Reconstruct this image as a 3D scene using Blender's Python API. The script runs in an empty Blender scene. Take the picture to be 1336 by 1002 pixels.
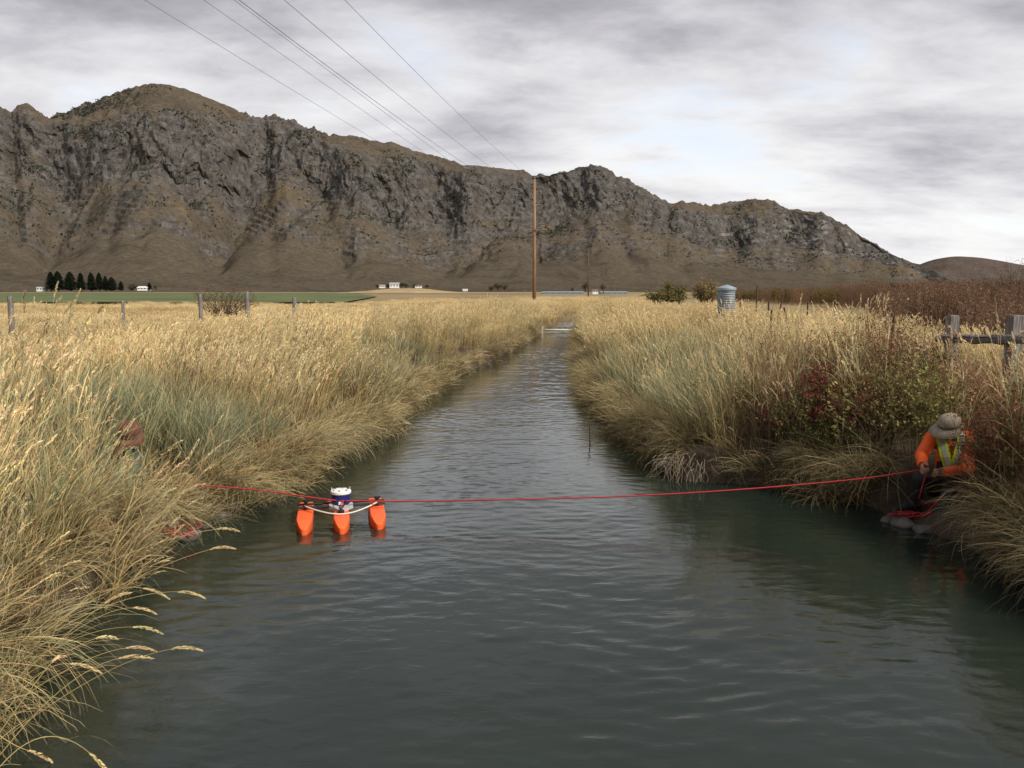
import bpy, bmesh, math, random
import numpy as np
from mathutils import Vector, Matrix, Euler

R = math.radians
rng = np.random.default_rng(7)
random.seed(7)
S = bpy.context.scene
COL = S.collection

# ------------------------------------------------------------------ camera
PITCH = R(6.4); F = 1077.0; CX, CY = 668.0, 501.0; EYE = 2.3
cam = bpy.data.cameras.new('camera'); cam.sensor_width = 36.0; cam.lens = 36.0 * F / 1336.0
cam.clip_start = 0.05; cam.clip_end = 30000
camo = bpy.data.objects.new('camera', cam); COL.objects.link(camo)
camo.location = (0, 0, EYE); camo.rotation_euler = (R(90) - PITCH, 0, 0)
S.camera = camo

# ------------------------------------------------------------------ world / sky
SUN_EL, SUN_AZ = R(42), R(128)          # azimuth from +Y towards +X (sun to the right, a little behind)
W = bpy.data.worlds.new('World'); S.world = W; W.use_nodes = True
nt = W.node_tree; nt.nodes.clear(); L = nt.links
def N(t, **kw):
    n = nt.nodes.new(t)
    for k, v in kw.items():
        setattr(n, k, v)
    return n
def math_node(op, a, b=None, clamp=False):
    n = N('ShaderNodeMath', operation=op, use_clamp=clamp)
    for i, v in enumerate((a, b)):
        if v is None: continue
        if isinstance(v, (int, float)): n.inputs[i].default_value = v
        else: L.new(v, n.inputs[i])
    return n.outputs[0]
def vnoise(vec, scale, detail=6, rough=0.55, dist=0.0, lac=2.0):
    n = N('ShaderNodeTexNoise'); n.inputs['Scale'].default_value = scale
    n.inputs['Detail'].default_value = detail; n.inputs['Roughness'].default_value = rough
    n.inputs['Distortion'].default_value = dist; n.inputs['Lacunarity'].default_value = lac
    L.new(vec, n.inputs['Vector']); return n.outputs['Fac']
def ramp(fac, stops, mode='LINEAR'):
    n = N('ShaderNodeValToRGB'); n.color_ramp.interpolation = mode
    el = n.color_ramp.elements
    while len(el) < len(stops): el.new(0.5)
    for e, (p, c) in zip(el, stops):
        e.position = p; e.color = (*c, 1) if len(c) == 3 else c
    L.new(fac, n.inputs[0]); return n.outputs[0]
tc = N('ShaderNodeTexCoord')
sep = N('ShaderNodeSeparateXYZ'); L.new(tc.outputs['Generated'], sep.inputs[0])
zz = math_node('ADD', math_node('MAXIMUM', sep.outputs[2], 0.0), 0.20)
cb = N('ShaderNodeCombineXYZ')
L.new(math_node('DIVIDE', sep.outputs[0], zz), cb.inputs[0]); L.new(math_node('DIVIDE', sep.outputs[1], zz), cb.inputs[1])
mp = N('ShaderNodeMapping'); L.new(cb.outputs[0], mp.inputs[0])
mp.inputs['Location'].default_value = (3.1, 1.75, 0.0); mp.inputs['Rotation'].default_value = (0, 0, R(-14)); mp.inputs['Scale'].default_value = (0.80, 1.15, 1)
big = vnoise(mp.outputs[0], 0.55, 3, 0.5, 0.3)
med = vnoise(mp.outputs[0], 1.5, 8, 0.56, 0.25)
fine = vnoise(mp.outputs[0], 5.0, 8, 0.62, 0.2)
dens = math_node('ADD', math_node('ADD', math_node('MULTIPLY', big, 0.56), math_node('MULTIPLY', med, 0.72)), math_node('MULTIPLY', fine, 0.26))
elev = math_node('MULTIPLY', sep.outputs[2], 0.78)
dens = math_node('ADD', math_node('SUBTRACT', dens, 0.15), elev)          # cloud deck seen more side-on (brighter) low, thicker overhead
ccol = ramp(dens, [(0.50, (0.59, 0.58, 0.555)), (0.66, (0.515, 0.512, 0.515)), (0.79, (0.40, 0.396, 0.415)), (0.91, (0.265, 0.258, 0.282)), (1.0, (0.20, 0.195, 0.217))])
sky = N('ShaderNodeTexSky', sky_type='NISHITA', sun_disc=False)
sky.sun_elevation = SUN_EL; sky.sun_rotation = SUN_AZ; sky.altitude = 1600; sky.dust_density = 1.5
skym = N('ShaderNodeVectorMath', operation='SCALE'); L.new(sky.outputs[0], skym.inputs[0]); skym.inputs['Scale'].default_value = 0.12
cover = ramp(math_node('ADD', math_node('MULTIPLY', med, 0.6), math_node('MULTIPLY', big, 0.4)), [(0.36, (0.6, 0.6, 0.6)), (0.46, (1, 1, 1))])
mx = N('ShaderNodeMix', data_type='RGBA'); L.new(cover, mx.inputs[0]); L.new(skym.outputs[0], mx.inputs[6]); L.new(ccol, mx.inputs[7])
bg = N('ShaderNodeBackground'); L.new(mx.outputs[2], bg.inputs[0]); bg.inputs[1].default_value = 1.0
wo = N('ShaderNodeOutputWorld'); L.new(bg.outputs[0], wo.inputs[0])
W.cycles.sampling_method = 'MANUAL'; W.cycles.sample_map_resolution = 512

sl = bpy.data.lights.new('sun', 'SUN'); sl.energy = 2.8; sl.angle = R(14); sl.color = (1.0, 0.93, 0.82)
so = bpy.data.objects.new('sun', sl); COL.objects.link(so)
sd = Vector((math.sin(SUN_AZ) * math.cos(SUN_EL), math.cos(SUN_AZ) * math.cos(SUN_EL), math.sin(SUN_EL)))
so.rotation_euler = sd.to_track_quat('Z', 'Y').to_euler(); so.location = (0, 0, 60)

S.view_settings.view_transform = 'Standard'; S.view_settings.look = 'None'
S.view_settings.exposure = 0.85; S.view_settings.gamma = 1.0
S.render.engine = 'CYCLES'
S.cycles.max_bounces = 6; S.cycles.diffuse_bounces = 3; S.cycles.glossy_bounces = 3
S.cycles.transmission_bounces = 3; S.cycles.transparent_max_bounces = 4
S.cycles.use_denoising = True; S.cycles.caustics_reflective = False; S.cycles.caustics_refractive = False

# ------------------------------------------------------------------ pixel helpers
SP, CP = math.sin(PITCH), math.cos(PITCH)
def ray(px, py):
    u = (px - CX) / F; v = (py - CY) / F
    return np.array([u, CP - v * SP, -SP - v * CP])
def on_z(px, py, z=0.0):
    d = ray(px, py); t = (z - EYE) / d[2]
    return np.array([0, 0, EYE]) + d * t
def at_y(px, py, y):
    d = ray(px, py); return Vector(np.array([0, 0, EYE]) + d * (y / d[1]))
def to_px(x, y, z):
    dz = z - EYE
    fw = y * CP - dz * SP; up = y * SP + dz * CP
    fw = np.maximum(fw, 1e-3)
    return CX + F * x / fw, CY - F * up / fw

# ------------------------------------------------------------------ numpy noise
_perm = np.random.default_rng(11).permutation(512)
_perm = np.concatenate([_perm, _perm, _perm])
_ga = np.random.default_rng(12).uniform(0, 2 * np.pi, 512)
def perlin(x, y):
    x = np.asarray(x, float); y = np.asarray(y, float)
    xi = np.floor(x).astype(int); yi = np.floor(y).astype(int)
    xf = x - xi; yf = y - yi
    def g(ix, iy, dx, dy):
        a = _ga[_perm[(_perm[ix & 511] + iy) & 511]]
        return np.cos(a) * dx + np.sin(a) * dy
    u = xf ** 3 * (xf * (xf * 6 - 15) + 10); v = yf ** 3 * (yf * (yf * 6 - 15) + 10)
    n0 = g(xi, yi, xf, yf) * (1 - u) + g(xi + 1, yi, xf - 1, yf) * u
    n1 = g(xi, yi + 1, xf, yf - 1) * (1 - u) + g(xi + 1, yi + 1, xf - 1, yf - 1) * u
    return (n0 * (1 - v) + n1 * v) * 1.5
def fbm(x, y, o=5, lac=2.03, gain=0.5):
    s = 0; a = 1; t = 0
    for i in range(o):
        s = s + a * perlin(x + 17.3 * i, y + 9.1 * i); t += a; a *= gain; x = x * lac; y = y * lac
    return s / t
def ridged(x, y, o=5, lac=2.1, gain=0.5):
    s = 0; a = 1; t = 0
    for i in range(o):
        s = s + a * (1 - np.abs(perlin(x + 31.7 * i, y + 5.3 * i)) * 1.6); t += a; a *= gain; x = x * lac; y = y * lac
    return s / t
def sstep(a, b, x):
    t = np.clip((np.asarray(x, float) - a) / (b - a), 0, 1); return t * t * (3 - 2 * t)

# ------------------------------------------------------------------ materials
def new_mat(name):
    m = bpy.data.materials.new(name); m.use_nodes = True; m.node_tree.nodes.clear(); return m, m.node_tree
def nn(t, typ, **kw):
    n = t.nodes.new(typ)
    for k, v in kw.items(): setattr(n, k, v)
    return n
def out(t, sh):
    o = nn(t, 'ShaderNodeOutputMaterial'); t.links.new(sh, o.inputs[0]); return o
def plain(name, col, rough=0.6, var=0.25, scale=30, metal=0.0, bump=0.0, spec=0.4):
    m, t = new_mat(name); p = nn(t, 'ShaderNodeBsdfPrincipled'); p.inputs['Roughness'].default_value = rough
    p.inputs['Metallic'].default_value = metal; p.inputs['Specular IOR Level'].default_value = spec
    c = nn(t, 'ShaderNodeTexCoord'); n = nn(t, 'ShaderNodeTexNoise'); n.inputs['Scale'].default_value = scale; n.inputs['Detail'].default_value = 5
    t.links.new(c.outputs['Object'], n.inputs['Vector'])
    r = nn(t, 'ShaderNodeValToRGB'); r.color_ramp.elements[0].position = 0.3; r.color_ramp.elements[1].position = 0.7
    r.color_ramp.elements[0].color = (*[c_ * (1 - var) for c_ in col], 1); r.color_ramp.elements[1].color = (*[min(1, c_ * (1 + var)) for c_ in col], 1)
    t.links.new(n.outputs['Fac'], r.inputs[0]); t.links.new(r.outputs[0], p.inputs['Base Color'])
    if bump:
        b = nn(t, 'ShaderNodeBump'); b.inputs['Strength'].default_value = bump; b.inputs['Distance'].default_value = 0.01
        t.links.new(n.outputs['Fac'], b.inputs['Height']); t.links.new(b.outputs[0], p.inputs['Normal'])
    out(t, p.outputs[0]); return m
def foliage_mat(name, inst, transl=0.25, gain=1.0):
    m, t = new_mat(name)
    a = nn(t, 'ShaderNodeAttribute', attribute_name='Col')
    c = a.outputs['Color']
    if inst:
        b = nn(t, 'ShaderNodeAttribute', attribute_name='tint', attribute_type='INSTANCER')
        mm = nn(t, 'ShaderNodeMix', data_type='RGBA', blend_type='MULTIPLY'); mm.inputs[0].default_value = 1
        t.links.new(c, mm.inputs[6]); t.links.new(b.outputs['Color'], mm.inputs[7]); c = mm.outputs[2]
    d = nn(t, 'ShaderNodeBsdfDiffuse'); tr = nn(t, 'ShaderNodeBsdfTranslucent'); mix = nn(t, 'ShaderNodeMixShader'); mix.inputs[0].default_value = transl
    t.links.new(c, d.inputs[0]); t.links.new(c, tr.inputs[0]); t.links.new(d.outputs[0], mix.inputs[1]); t.links.new(tr.outputs[0], mix.inputs[2])
    out(t, mix.outputs[0]); return m
M_INST = foliage_mat('grass_blades', True)
M_LEAF = foliage_mat('leaves', False)

def wood_mat(name, ca, cb_, scale=(40, 40, 3)):
    m, t = new_mat(name); p = nn(t, 'ShaderNodeBsdfPrincipled'); p.inputs['Roughness'].default_value = 0.85; p.inputs['Specular IOR Level'].default_value = 0.2
    c = nn(t, 'ShaderNodeTexCoord'); mpn = nn(t, 'ShaderNodeMapping'); mpn.inputs['Scale'].default_value = scale
    n = nn(t, 'ShaderNodeTexNoise'); n.inputs['Scale'].default_value = 1; n.inputs['Detail'].default_value = 6
    t.links.new(c.outputs['Object'], mpn.inputs[0]); t.links.new(mpn.outputs[0], n.inputs['Vector'])
    r = nn(t, 'ShaderNodeValToRGB'); r.color_ramp.elements[0].position = 0.35; r.color_ramp.elements[1].position = 0.65
    r.color_ramp.elements[0].color = (*ca, 1); r.color_ramp.elements[1].color = (*cb_, 1)
    b = nn(t, 'ShaderNodeBump'); b.inputs['Strength'].default_value = 0.6; b.inputs['Distance'].default_value = 0.01
    t.links.new(n.outputs['Fac'], r.inputs[0]); t.links.new(r.outputs[0], p.inputs['Base Color']); t.links.new(n.outputs['Fac'], b.inputs['Height']); t.links.new(b.outputs[0], p.inputs['Normal'])
    out(t, p.outputs[0]); return m
M_GREYWOOD = wood_mat('weathered_wood', (0.10, 0.085, 0.08), (0.27, 0.245, 0.225))
M_POLE = wood_mat('pole_wood', (0.20, 0.115, 0.065), (0.30, 0.19, 0.115), (6, 6, 0.5))
M_POLE2 = wood_mat('far_pole_wood', (0.09, 0.06, 0.04), (0.14, 0.095, 0.065), (6, 6, 0.5))
M_BARK = wood_mat('bark', (0.05, 0.035, 0.025), (0.13, 0.095, 0.07), (30, 30, 6))
M_TWIG = wood_mat('dead_twig', (0.20, 0.16, 0.12), (0.38, 0.33, 0.26), (60, 60, 20))

# ------------------------------------------------------------------ mesh helpers
class MB:
    def __init__(s): s.v = []; s.f = []; s.c = []
    def add(s, vs, fs, col=None):
        o = len(s.v); s.v += [tuple(v) for v in vs]; s.f += [tuple(i + o for i in f) for f in fs]
        if col is not None: s.c += ([col] * len(vs) if not isinstance(col, list) else col)
    def box(s, c, size, rot=None):
        hx, hy, hz = [a / 2 for a in size]
        vs = [Vector((x, y, z)) for x in (-hx, hx) for y in (-hy, hy) for z in (-hz, hz)]
        if rot is not None: vs = [rot @ v for v in vs]
        s.add([v + Vector(c) for v in vs], [(0, 1, 3, 2), (4, 6, 7, 5), (0, 4, 5, 1), (2, 3, 7, 6), (0, 2, 6, 4), (1, 5, 7, 3)])
    def tube(s, pts, rad, n=8, caps=True, col=None):
        pts = [Vector(p) for p in pts]; k = len(pts)
        if not hasattr(rad, '__len__'): rad = [rad] * k
        vs = []; up = None
        for i, p in enumerate(pts):
            t = (pts[min(i + 1, k - 1)] - pts[max(i - 1, 0)])
            t = t.normalized() if t.length > 1e-9 else Vector((0, 0, 1))
            if up is None: up = Vector((0, 0, 1)) if abs(t.z) < 0.9 else Vector((1, 0, 0))
            a = t.cross(up)
            if a.length < 1e-6: a = t.cross(Vector((1, 0.3, 0)))
            a.normalize(); b = t.cross(a).normalized(); up = a.cross(t)
            for j in range(n):
                an = 2 * math.pi * j / n; vs.append(p + (a * math.cos(an) + b * math.sin(an)) * rad[i])
        fs = [(i * n + j, i * n + (j + 1) % n, (i + 1) * n + (j + 1) % n, (i + 1) * n + j) for i in range(k - 1) for j in range(n)]
        if caps: fs += [tuple(range(n))[::-1], tuple((k - 1) * n + j for j in range(n))]
        s.add(vs, fs, col)
    def lathe(s, prof, n=24, c=(0, 0, 0), rot=None, cap=True):
        c = Vector(c); vs = []
        for r, z in prof:
            for j in range(n):
                a = 2 * math.pi * j / n; v = Vector((r * math.cos(a), r * math.sin(a), z)); vs.append((rot @ v if rot is not None else v) + c)
        k = len(prof); fs = [(i * n + j, i * n + (j + 1) % n, (i + 1) * n + (j + 1) % n, (i + 1) * n + j) for i in range(k - 1) for j in range(n)]
        if cap: fs += [tuple(range(n))[::-1], tuple((k - 1) * n + j for j in range(n))]
        s.add(vs, fs)
    def mesh(s, name, mat=None, smooth=False):
        me = bpy.data.meshes.new(name); me.from_pydata(s.v, [], s.f)
        if s.c:
            at = me.attributes.new('Col', 'FLOAT_COLOR', 'POINT')
            at.data.foreach_set('color', np.array([(*c[:3], 1) for c in s.c], dtype=np.float32).ravel())
        if mat: me.materials.append(mat)
        if smooth: me.polygons.foreach_set('use_smooth', [True] * len(me.polygons))
        me.update(); return me
    def build(s, name, mat, parent=None, smooth=False):
        return link(name, s.mesh(name, mat, smooth), parent)
def link(name, data, parent=None):
    o = bpy.data.objects.new(name, data); COL.objects.link(o)
    if parent is not None: o.parent = parent
    return o
def np_mesh(name, V, Fq, mat, smooth=True, col=None):
    V = np.asarray(V, np.float32); Fq = np.asarray(Fq, np.int32); me = bpy.data.meshes.new(name)
    me.vertices.add(len(V)); me.vertices.foreach_set('co', V.ravel())
    k = Fq.shape[1]; me.loops.add(Fq.size); me.loops.foreach_set('vertex_index', Fq.ravel())
    me.polygons.add(len(Fq)); me.polygons.foreach_set('loop_start', np.arange(0, Fq.size, k, dtype=np.int32))
    me.polygons.foreach_set('use_smooth', np.full(len(Fq), smooth))
    if col is not None:
        at = me.attributes.new('Col', 'FLOAT_COLOR', 'POINT'); c4 = np.ones((len(V), 4), np.float32); c4[:, :3] = col
        at.data.foreach_set('color', c4.ravel())
    me.update(calc_edges=True); me.validate()
    if mat: me.materials.append(mat)
    return me
def grid_faces(nr, nc):
    i, j = np.meshgrid(np.arange(nr - 1), np.arange(nc - 1), indexing='ij'); a = (i * nc + j).ravel()
    return np.stack([a, a + 1, a + nc + 1, a + nc], 1)
def tag(o, label=None, cat=None, group=None, kind=None):
    if label: o['label'] = label
    if cat: o['category'] = cat
    if group: o['group'] = group
    if kind: o['kind'] = kind
    return o
def empty(name, loc, label, cat, group=None):
    o = bpy.data.objects.new(name, None); o.empty_display_size = 0.1; COL.objects.link(o); o.location = loc
    return tag(o, label, cat, group)

# ------------------------------------------------------------------ canal edges (traced waterlines dropped onto z = 0)
lp = [(-70, 1000), (30, 905), (105, 815), (165, 745), (235, 700), (300, 676), (345, 652), (420, 612), (480, 577), (520, 547), (560, 518), (600, 498), (640, 479), (680, 459), (702, 444), (714, 434), (728, 425)]
rp = [(1300, 748), (1250, 715), (1200, 692), (1160, 672), (1100, 654), (1040, 643), (1000, 635), (930, 630), (872, 626), (846, 592), (818, 570), (792, 550), (776, 530), (766, 510), (758, 490), (753, 470), (751, 452), (752, 438), (759, 427)]
LP = np.array([on_z(*p)[:2] for p in lp]); RP = np.array([on_z(*p)[:2] for p in rp])
LP = np.vstack([[-3.3, -60], [-3.25, 0.0], LP[LP[:, 1].argsort()]]); RP = np.vstack([[4.9, -60], [4.9, 0.0], RP[RP[:, 1].argsort()]])
LP = np.vstack([LP, [LP[-1, 0] + 9, LP[-1, 1] + 60], [60, 400], [250, 1500]]); RP = np.vstack([RP, [RP[-1, 0] + 9, RP[-1, 1] + 60], [63.5, 400], [254, 1500]])
LP[:, 0] -= 0.35 * sstep(15, 24, LP[:, 1]) * (LP[:, 1] < 60)
def XL(y): return np.interp(y, LP[:, 1], LP[:, 0]) + 0.07 * np.sin(2.1 * y) + 0.05 * np.sin(5.3 * y + 1)
def XR(y): return np.interp(y, RP[:, 1], RP[:, 0]) + 0.06 * np.sin(2.7 * y + 2) + 0.04 * np.sin(6.1 * y)
MAN = np.array(at_y(1190, 664, 8.3))
def side_s(x, y): return np.maximum(XL(y) - x, x - XR(y))
def ground_h(x, y):
    x = np.asarray(x, float); y = np.asarray(y, float); s = side_s(x, y)
    h = -0.12 - 0.55 * sstep(0, 1.2, -s) + 0.50 * sstep(-0.03, 0.32, s) + 0.27 * sstep(0.3, 2.0, s) - 0.15 * sstep(4, 12, s)
    h = h + 0.05 * fbm(x * 0.9, y * 0.9, 3) * sstep(0, 0.5, s) + 0.25 * fbm(x * 0.02, y * 0.02, 3) * sstep(15, 60, s)
    d2 = ((x - MAN[0] - 0.10) / 0.55) ** 2 + ((y - MAN[1] + 0.05) / 0.5) ** 2
    w = np.exp(-d2 ** 2) * (s > -0.25); h = h * (1 - w) + 0.035 * w       # the little ledge the crouching worker stands on
    d3 = ((x + 3.75) / 0.7) ** 2 + ((y - 8.3) / 0.6) ** 2
    w = np.exp(-d3 ** 2) * (s > -0.1); h = h * (1 - w) + 0.16 * w
    return h
def gh(x, y): return float(ground_h(np.array([x]), np.array([y]))[0])

# ------------------------------------------------------------------ ground
def soil_mat():
    m, t = new_mat('dry_ground'); lk = t.links.new
    g = nn(t, 'ShaderNodeNewGeometry'); n1 = nn(t, 'ShaderNodeTexNoise'); n1.inputs['Scale'].default_value = 0.035; n1.inputs['Detail'].default_value = 8; n1.inputs['Roughness'].default_value = 0.65
    n2 = nn(t, 'ShaderNodeTexNoise'); n2.inputs['Scale'].default_value = 5; n2.inputs['Detail'].default_value = 8
    lk(g.outputs['Position'], n1.inputs['Vector']); lk(g.outputs['Position'], n2.inputs['Vector'])
    r = nn(t, 'ShaderNodeValToRGB'); e = r.color_ramp.elements; e[0].position = 0.35; e[0].color = (0.17, 0.13, 0.075, 1); e[1].position = 0.62; e[1].color = (0.30, 0.225, 0.115, 1)
    lk(n1.outputs['Fac'], r.inputs[0])
    mud = nn(t, 'ShaderNodeValToRGB'); mud.color_ramp.elements[0].color = (0.022, 0.017, 0.012, 1); mud.color_ramp.elements[1].color = (0.085, 0.063, 0.042, 1); lk(n2.outputs['Fac'], mud.inputs[0])
    sp = nn(t, 'ShaderNodeSeparateXYZ'); lk(g.outputs['Position'], sp.inputs[0])
    mr = nn(t, 'ShaderNodeMapRange'); mr.inputs[1].default_value = 30; mr.inputs[2].default_value = 90; lk(sp.outputs[1], mr.inputs[0])
    mx = nn(t, 'ShaderNodeMix', data_type='RGBA'); lk(mr.outputs[0], mx.inputs[0]); lk(mud.outputs[0], mx.inputs[6]); lk(r.outputs[0], mx.inputs[7])
    p = nn(t, 'ShaderNodeBsdfPrincipled'); p.inputs['Roughness'].default_value = 0.9; p.inputs['Specular IOR Level'].default_value = 0.15; lk(mx.outputs[2], p.inputs['Base Color'])
    b = nn(t, 'ShaderNodeBump'); b.inputs['Strength'].default_value = 0.7; b.inputs['Distance'].default_value = 0.06; lk(n2.outputs['Fac'], b.inputs['Height']); lk(b.outputs[0], p.inputs['Normal'])
    out(t, p.outputs[0]); return m
M_SOIL = soil_mat()
ys = np.unique(np.concatenate([np.linspace(-60, 0, 20), np.arange(0, 20, 0.16), np.arange(20, 60, 0.5), np.geomspace(60, 6000, 90)]))
so_ = np.concatenate([np.arange(0, 0.7, 0.06), np.arange(0.7, 4, 0.25), np.geomspace(4, 9000, 48)])
us = np.linspace(0, 1, 16)[1:-1]
Yg = np.repeat(ys[:, None], len(so_) * 2 + len(us), 1)
xl, xr = XL(ys)[:, None], XR(ys)[:, None]
Xg = np.concatenate([xl - so_[::-1][None, :], xl + (xr - xl) * us[None, :], xr + so_[None, :]], 1)
Zg = ground_h(Xg, Yg)
Zg = Zg + 0.0 * Xg
ground = link('ground', np_mesh('ground', np.stack([Xg, Yg, Zg], -1).reshape(-1, 3), grid_faces(*Xg.shape), M_SOIL))
tag(ground, 'dry brown valley floor and earth canal banks', 'ground', kind='structure')

# ------------------------------------------------------------------ water
def water_mat():
    m, t = new_mat('canal_water'); lk = t.links.new
    p = nn(t, 'ShaderNodeBsdfPrincipled'); p.inputs['Roughness'].default_value = 0.045; p.inputs['IOR'].default_value = 1.34; p.inputs['Specular IOR Level'].default_value = 0.95
    g = nn(t, 'ShaderNodeNewGeometry')
    nc = nn(t, 'ShaderNodeTexNoise'); nc.inputs['Scale'].default_value = 0.5; nc.inputs['Detail'].default_value = 4; lk(g.outputs['Position'], nc.inputs['Vector'])
    r = nn(t, 'ShaderNodeValToRGB'); r.color_ramp.elements[0].color = (0.0105, 0.0170, 0.0125, 1); r.color_ramp.elements[1].color = (0.018, 0.0285, 0.021, 1); lk(nc.outputs['Fac'], r.inputs[0]); lk(r.outputs[0], p.inputs['Base Color'])
    mpn = nn(t, 'ShaderNodeMapping'); mpn.inputs['Scale'].default_value = (6, 11, 1); lk(g.outputs['Position'], mpn.inputs[0])
    n = nn(t, 'ShaderNodeTexNoise'); n.inputs['Scale'].default_value = 1; n.inputs['Detail'].default_value = 5; n.inputs['Distortion'].default_value = 0.6; lk(mpn.outputs[0], n.inputs['Vector'])
    b = nn(t, 'ShaderNodeBump'); b.inputs['Strength'].default_value = 0.16; b.inputs['Distance'].default_value = 0.02; lk(n.outputs['Fac'], b.inputs['Height']); lk(b.outputs[0], p.inputs['Normal'])
    out(t, p.outputs[0]); return m
yw = np.unique(np.concatenate([np.linspace(-60, 1, 40), np.arange(1, 16, 0.035), np.arange(16, 60, 0.09), np.linspace(60, 1500, 200)]))
uw = np.linspace(-0.06, 1.06, 150)
Yw = np.repeat(yw[:, None], len(uw), 1); Xw = XL(yw)[:, None] + (XR(yw) - XL(yw))[:, None] * uw[None, :]
wx = Xw + 0.25 * perlin(Xw * 0.8, Yw * 0.8); wy = Yw + 0.35 * perlin(Xw * 0.6 + 40, Yw * 0.6)
amp = 0.45 + 0.75 * sstep(-0.3, 0.5, perlin(Xw * 0.35 + 3, Yw * 0.22))
chop = (1 - np.abs(perlin(wx * 2.3 + 0.3 * wy, wy * 4.6))) ** 2 - 0.5
Zw = amp * (0.006 * perlin(wx * 0.9, wy * 1.6) + 0.0052 * chop + 0.0044 * perlin(wx * 5.0 + 0.6 * wy, wy * 9.5) + 0.0030 * ((1 - np.abs(perlin(wx * 9 + 5, wy * 17 - 2 * wx))) ** 3 - 0.4))
far = sstep(38, 50, Yw)
Zw = Zw * (1 + 2.0 * far) * np.clip(1 - np.abs(Xw / 1e9), 0, 1)
water = link('water', np_mesh('water', np.stack([Xw, Yw, Zw], -1).reshape(-1, 3), grid_faces(*Xw.shape), water_mat()))
tag(water, 'dark grey-green rippled canal water between grassy banks', 'water', kind='structure')

# ------------------------------------------------------------------ mountains
def mountain_mat():
    m, t = new_mat('mountain_slopes'); lk = t.links.new
    a = nn(t, 'ShaderNodeAttribute', attribute_name='Col'); g = nn(t, 'ShaderNodeNewGeometry')
    n = nn(t, 'ShaderNodeTexNoise'); n.inputs['Scale'].default_value = 0.06; n.inputs['Detail'].default_value = 9; n.inputs['Roughness'].default_value = 0.75; lk(g.outputs['Position'], n.inputs['Vector'])
    r = nn(t, 'ShaderNodeValToRGB'); r.color_ramp.elements[0].position = 0.3; r.color_ramp.elements[0].color = (0.55, 0.55, 0.55, 1); r.color_ramp.elements[1].position = 0.72; r.color_ramp.elements[1].color = (1.35, 1.35, 1.35, 1); lk(n.outputs['Fac'], r.inputs[0])
    mx = nn(t, 'ShaderNodeMix', data_type='RGBA', blend_type='MULTIPLY'); mx.inputs[0].default_value = 1; lk(a.outputs['Color'], mx.inputs[6]); lk(r.outputs[0], mx.inputs[7])
    p = nn(t, 'ShaderNodeBsdfDiffuse'); lk(mx.outputs[2], p.inputs[0])
    b = nn(t, 'ShaderNodeBump'); b.inputs['Strength'].default_value = 0.75; b.inputs['Distance'].default_value = 7.0; lk(n.outputs['Fac'], b.inputs['Height']); lk(b.outputs[0], p.inputs['Normal'])
    out(t, p.outputs[0]); return m
M_MTN = mountain_mat()
sky_px = [(-420, 120), (-300, 100), (-200, 150), (-100, 118), (-50, 132), (0, 139), (14, 147), (24, 138), (36, 137), (48, 142), (66, 150), (78, 147), (100, 137), (130, 128), (160, 118), (180, 112), (197, 109), (215, 110), (240, 115), (270, 127), (300, 139), (325, 148), (345, 153), (358, 150), (375, 154), (395, 161), (420, 172), (436, 175), (460, 177), (490, 184), (510, 185), (540, 196), (575, 205), (600, 213), (640, 218), (680, 222), (695, 227), (712, 227), (740, 224), (755, 219), (770, 215), (782, 216), (800, 224), (825, 236), (850, 252), (872, 264), (885, 262), (905, 263), (925, 268), (950, 264), (985, 258), (1005, 261), (1030, 270), (1055, 276), (1075, 277), (1090, 287), (1105, 293), (1125, 310), (1140, 316), (1160, 330), (1190, 342), (1230, 356), (1290, 372), (1340, 381), (1420, 384)]
def az_el(px, py):
    d = ray(px, py); return math.atan2(d[0], d[1]), d[2] / math.hypot(d[0], d[1])
SK = np.array([az_el(*p) for p in sky_px]); SKX = np.array([p[0] for p in sky_px], float)
def curve(pts, jit, sc, seed):
    p = np.array(pts, float); y = np.interp(a_px, p[:, 0], p[:, 1])
    y = np.convolve(np.pad(y, 12, mode='edge'), np.hanning(25) / np.hanning(25).sum(), 'valid')
    return y + jit * fbm(a_px / (sc * 3.5), a_px * 0 + seed, 2) * 1.6
na = 1650
az = np.linspace(SK[0, 0], SK[-1, 0], na); a_px = CX + F * np.tan(az)
def el_of(py): return np.array([az_el(CX + 0 * q, q)[1] for q in py]) * np.cos(az)
tel = np.interp(az, SK[:, 0], SK[:, 1])
y_sky = np.interp(a_px, SKX, [p[1] for p in sky_px])
y_ct = curve([(-420, 150), (-200, 170), (0, 152), (30, 143), (66, 158), (110, 168), (150, 163), (180, 153), (220, 148), (270, 148), (320, 158), (360, 156), (420, 180), (460, 202), (500, 207), (540, 208), (580, 218), (620, 232), (690, 231), (760, 220), (800, 229), (850, 256), (880, 275), (920, 280), (960, 284), (1000, 274), (1050, 280), (1100, 295), (1140, 320), (1200, 352), (1290, 376), (1420, 384)], 5, 16, 2.2)
y_cb = curve([(-420, 240), (-200, 220), (0, 205), (60, 222), (110, 238), (150, 220), (190, 214), (215, 222), (265, 238), (300, 244), (325, 262), (345, 240), (380, 222), (420, 240), (460, 262), (500, 278), (540, 284), (570, 296), (600, 300), (640, 292), (680, 288), (720, 272), (760, 278), (800, 282), (850, 294), (880, 298), (920, 318), (1000, 318), (1060, 325), (1130, 330), (1200, 360), (1290, 378), (1420, 384.5)], 7, 18, 4.4)
y_at = curve([(-420, 310), (0, 300), (60, 312), (100, 300), (150, 286), (200, 298), (260, 300), (290, 310), (340, 292), (400, 312), (450, 322), (500, 328), (560, 332), (600, 328), (660, 318), (720, 324), (800, 328), (850, 326), (900, 333), (1000, 345), (1100, 354), (1200, 368), (1290, 380), (1420, 385)], 8, 22, 6.1)
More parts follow.
